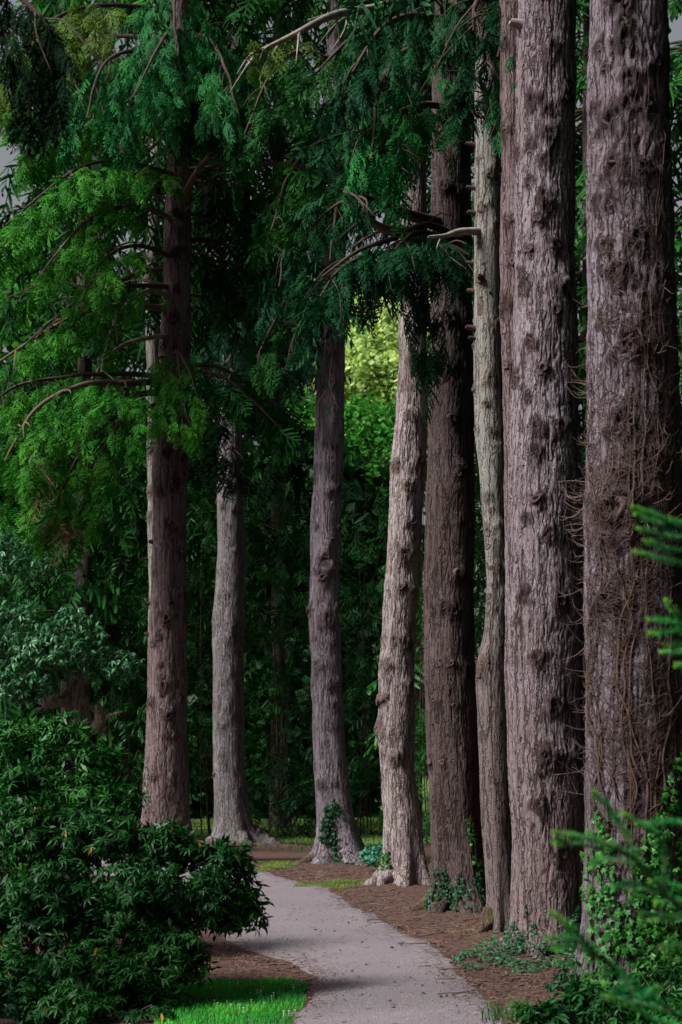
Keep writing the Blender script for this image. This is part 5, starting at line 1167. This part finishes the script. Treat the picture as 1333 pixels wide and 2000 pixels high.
def daisy_mesh():
    V = []; Q = []
    for k in range(8):
        a = k / 8 * 6.283; d = np.array([math.cos(a), math.sin(a)]); s = np.array([-d[1], d[0]]) * .003
        b = len(V); V += [(*(d * .002), .05), (*(d * .008 - s), .051), (*(d * .013), .049), (*(d * .008 + s), .051)]; Q.append((b, b + 1, b + 2, b + 3))
    tv, tf = tube([(0, 0, 0), (0, 0, .025), (0, 0, .05)], [.0012] * 3, 4); b = len(V)
    return mesh('daisy', np.array([*V, *tv]), np.vstack([np.array(Q), tf + b]), None, False)
DM = daisy_mesh(); DM.materials.append(M['white'])
rg = np.random.default_rng(620); dx, dy = px_region([(400, 1990), (580, 1990), (590, 1930), (500, 1925), (400, 1930)])(rg, 46)
for x, y in zip(dx, dy):
    o = part('daisy', DM, None); o.location = (x, y, float(gz(np.array([x]), np.array([y]))[0]) + .02); o.scale = (random.uniform(.7, 1.1),) * 3
    tag(o, 'tiny white daisy in the vivid lawn corner', 'flower', 'daisies dotted over the lawn corner')

def cone_mesh():
    p = [(0, 0, z) for z in np.linspace(-.03, .03, 7)]; V, Fc = tube(p, [.006, .014, .018, .019, .016, .011, .004], 8)
    V = V * (1 + .12 * np.sign(np.sin(np.arange(len(V)) * 2.4)))[:, None]; return mesh('pine_cone', V, Fc, None, False)
CM = cone_mesh(); CM.materials.append(M['wood_dark'])
rg = np.random.default_rng(630)
for k in range(22):
    py = rg.uniform(1790, 1995); D = CZ * F / (py - HY); px = rg.uniform(.35, 1.05)
    l = np.interp(py, [1780, 1880, 2000], [480, 560, 590]); r = np.interp(py, [1780, 1880, 2000], [740, 890, 990]); X = (l + (r - l) * px - HX) / F * D
    o = part('fir_cone', CM, None); o.location = (X, D, float(gz(np.array([X]), np.array([D]))[0]) + .045); o.rotation_euler = (1.57, 0, rg.uniform(0, 6.28)); o.scale = (rg.uniform(.4, .75),) * 3
    tag(o, 'small dark fallen cone lying on the gravel path', 'cone', 'fallen cones on the path')

# needle and twig litter, thick along the path edges
rg = np.random.default_rng(640); B = Bag(); n = 26000
k = rg.integers(0, 230, n); e = rg.uniform(0, 1, n) < .6
ed = np.where(e[:, None], PR[k], PL[k]); sgn = np.where(e, 1, -1)
w = rg.normal(0, 1, n); ww = np.where(w > 0, w * 1.1, w * .16)
x = ed[:, 0] + sgn * ww; y = ed[:, 1] + rg.normal(size=n) * .25
extra = 9000; x = np.concatenate([x, rg.uniform(-2.0, 3.2, extra)]); y = np.concatenate([y, rg.uniform(13, 34, extra)])
ip = inside(PATH_POLY, x, y); keepm = (~ip) | (rg.uniform(0, 1, len(x)) < .16); x, y, ip = x[keepm], y[keepm], ip[keepm]; n = len(x)
z = gz(x, y) + np.where(ip, .046, .006); a = rg.uniform(0, 6.283, n); L_ = rg.uniform(.02, .085, n); wd = rg.uniform(.003, .009, n)
d = np.stack([np.cos(a), np.sin(a), rg.uniform(-.1, .35, n)], 1); s = np.stack([-np.sin(a), np.cos(a), 0 * a], 1)
c = np.stack([x, y, z], 1)
V = np.stack([c - d * L_[:, None] / 2 - s * wd[:, None], c + d * L_[:, None] / 2 - s * wd[:, None] * .6, c + d * L_[:, None] / 2 + s * wd[:, None] * .6, c - d * L_[:, None] / 2 + s * wd[:, None]], 1)
V[:, :2, 2] += wd[:, None] * .5
V = V.reshape(-1, 3); Q = np.arange(n * 4).reshape(-1, 4)
tag(part('needle_litter', mesh('needle_litter', V, Q, None, False), M['litter']), 'brown needles and twig litter along the path edges', 'litter', kind='stuff')

rg = np.random.default_rng(650); B = Bag()
for k in range(260):
    y = rg.uniform(14, 34); pr = np.interp(y, PR[:, 1], PR[:, 0]); x = pr + abs(rg.normal()) * .9 + .05 if rg.uniform() < .8 else pr - rg.uniform(0, .4)
    a = rg.uniform(0, 6.28); L_ = rg.uniform(.06, .38); u = np.linspace(-.5, .5, 6); xs = x + np.cos(a) * L_ * u + .02 * np.sin(u * 7 + k); ys = y + np.sin(a) * L_ * u
    V, Fc = tube(np.stack([xs, ys, gz(xs, ys) + .012 + .05 * (x < pr)], 1), np.linspace(.009, .004, 6) * rg.uniform(.5, 1.2), 4); B.add(V, Fc)
tag(part('twig_litter', B.mesh('twig_litter'), M['wood_brown']), 'fallen dark twigs strewn on the bare soil beside the path', 'litter', kind='stuff')

rg = np.random.default_rng(660); n = 2600                     # loose stones on the path
k = rg.integers(0, 150, n); u = rg.uniform(.02, .98, n); xy = PL[k] * (1 - u)[:, None] + PR[k] * u[:, None] + rg.normal(size=(n, 2)) * .12
ok = inside(PATH_POLY, xy[:, 0], xy[:, 1]); xy = xy[ok]; n = len(xy)
O = np.array([(1, 0, 0), (0, 1, 0), (-1, 0, 0), (0, -1, 0), (0, 0, .8), (0, 0, -.8)], float); T = np.array([(0, 1, 4), (1, 2, 4), (2, 3, 4), (3, 0, 4), (1, 0, 5), (2, 1, 5), (3, 2, 5), (0, 3, 5)])
sz = .004 + .011 * rg.uniform(0, 1, n) ** 3; a = rg.uniform(0, 6.28, n); ca, sa = np.cos(a), np.sin(a)
W = np.einsum('nij,vj->nvi', np.stack([np.stack([ca, -sa, 0 * a], -1), np.stack([sa * .7, ca * .7, 0 * a], -1), np.stack([0 * a, 0 * a, 1 + 0 * a], -1)], 1) * sz[:, None, None], O)
u_ = np.interp(xy[:, 1], PL[:150, 1], np.arange(150)) * 0
W = W + np.stack([xy[:, 0], xy[:, 1], gz(xy[:, 0], xy[:, 1]) + .040], 1)[:, None]
M['stone'] = plain_mat('stone', (.30, .285, .31), (.14, .125, .135), 9, .9, .2)
tag(part('gravel', mesh('gravel', W.reshape(-1, 3), (T[None] + (np.arange(n) * 6)[:, None, None]).reshape(-1, 3), None, False), M['stone']), 'loose small stones scattered over the grey path', 'gravel', kind='stuff')
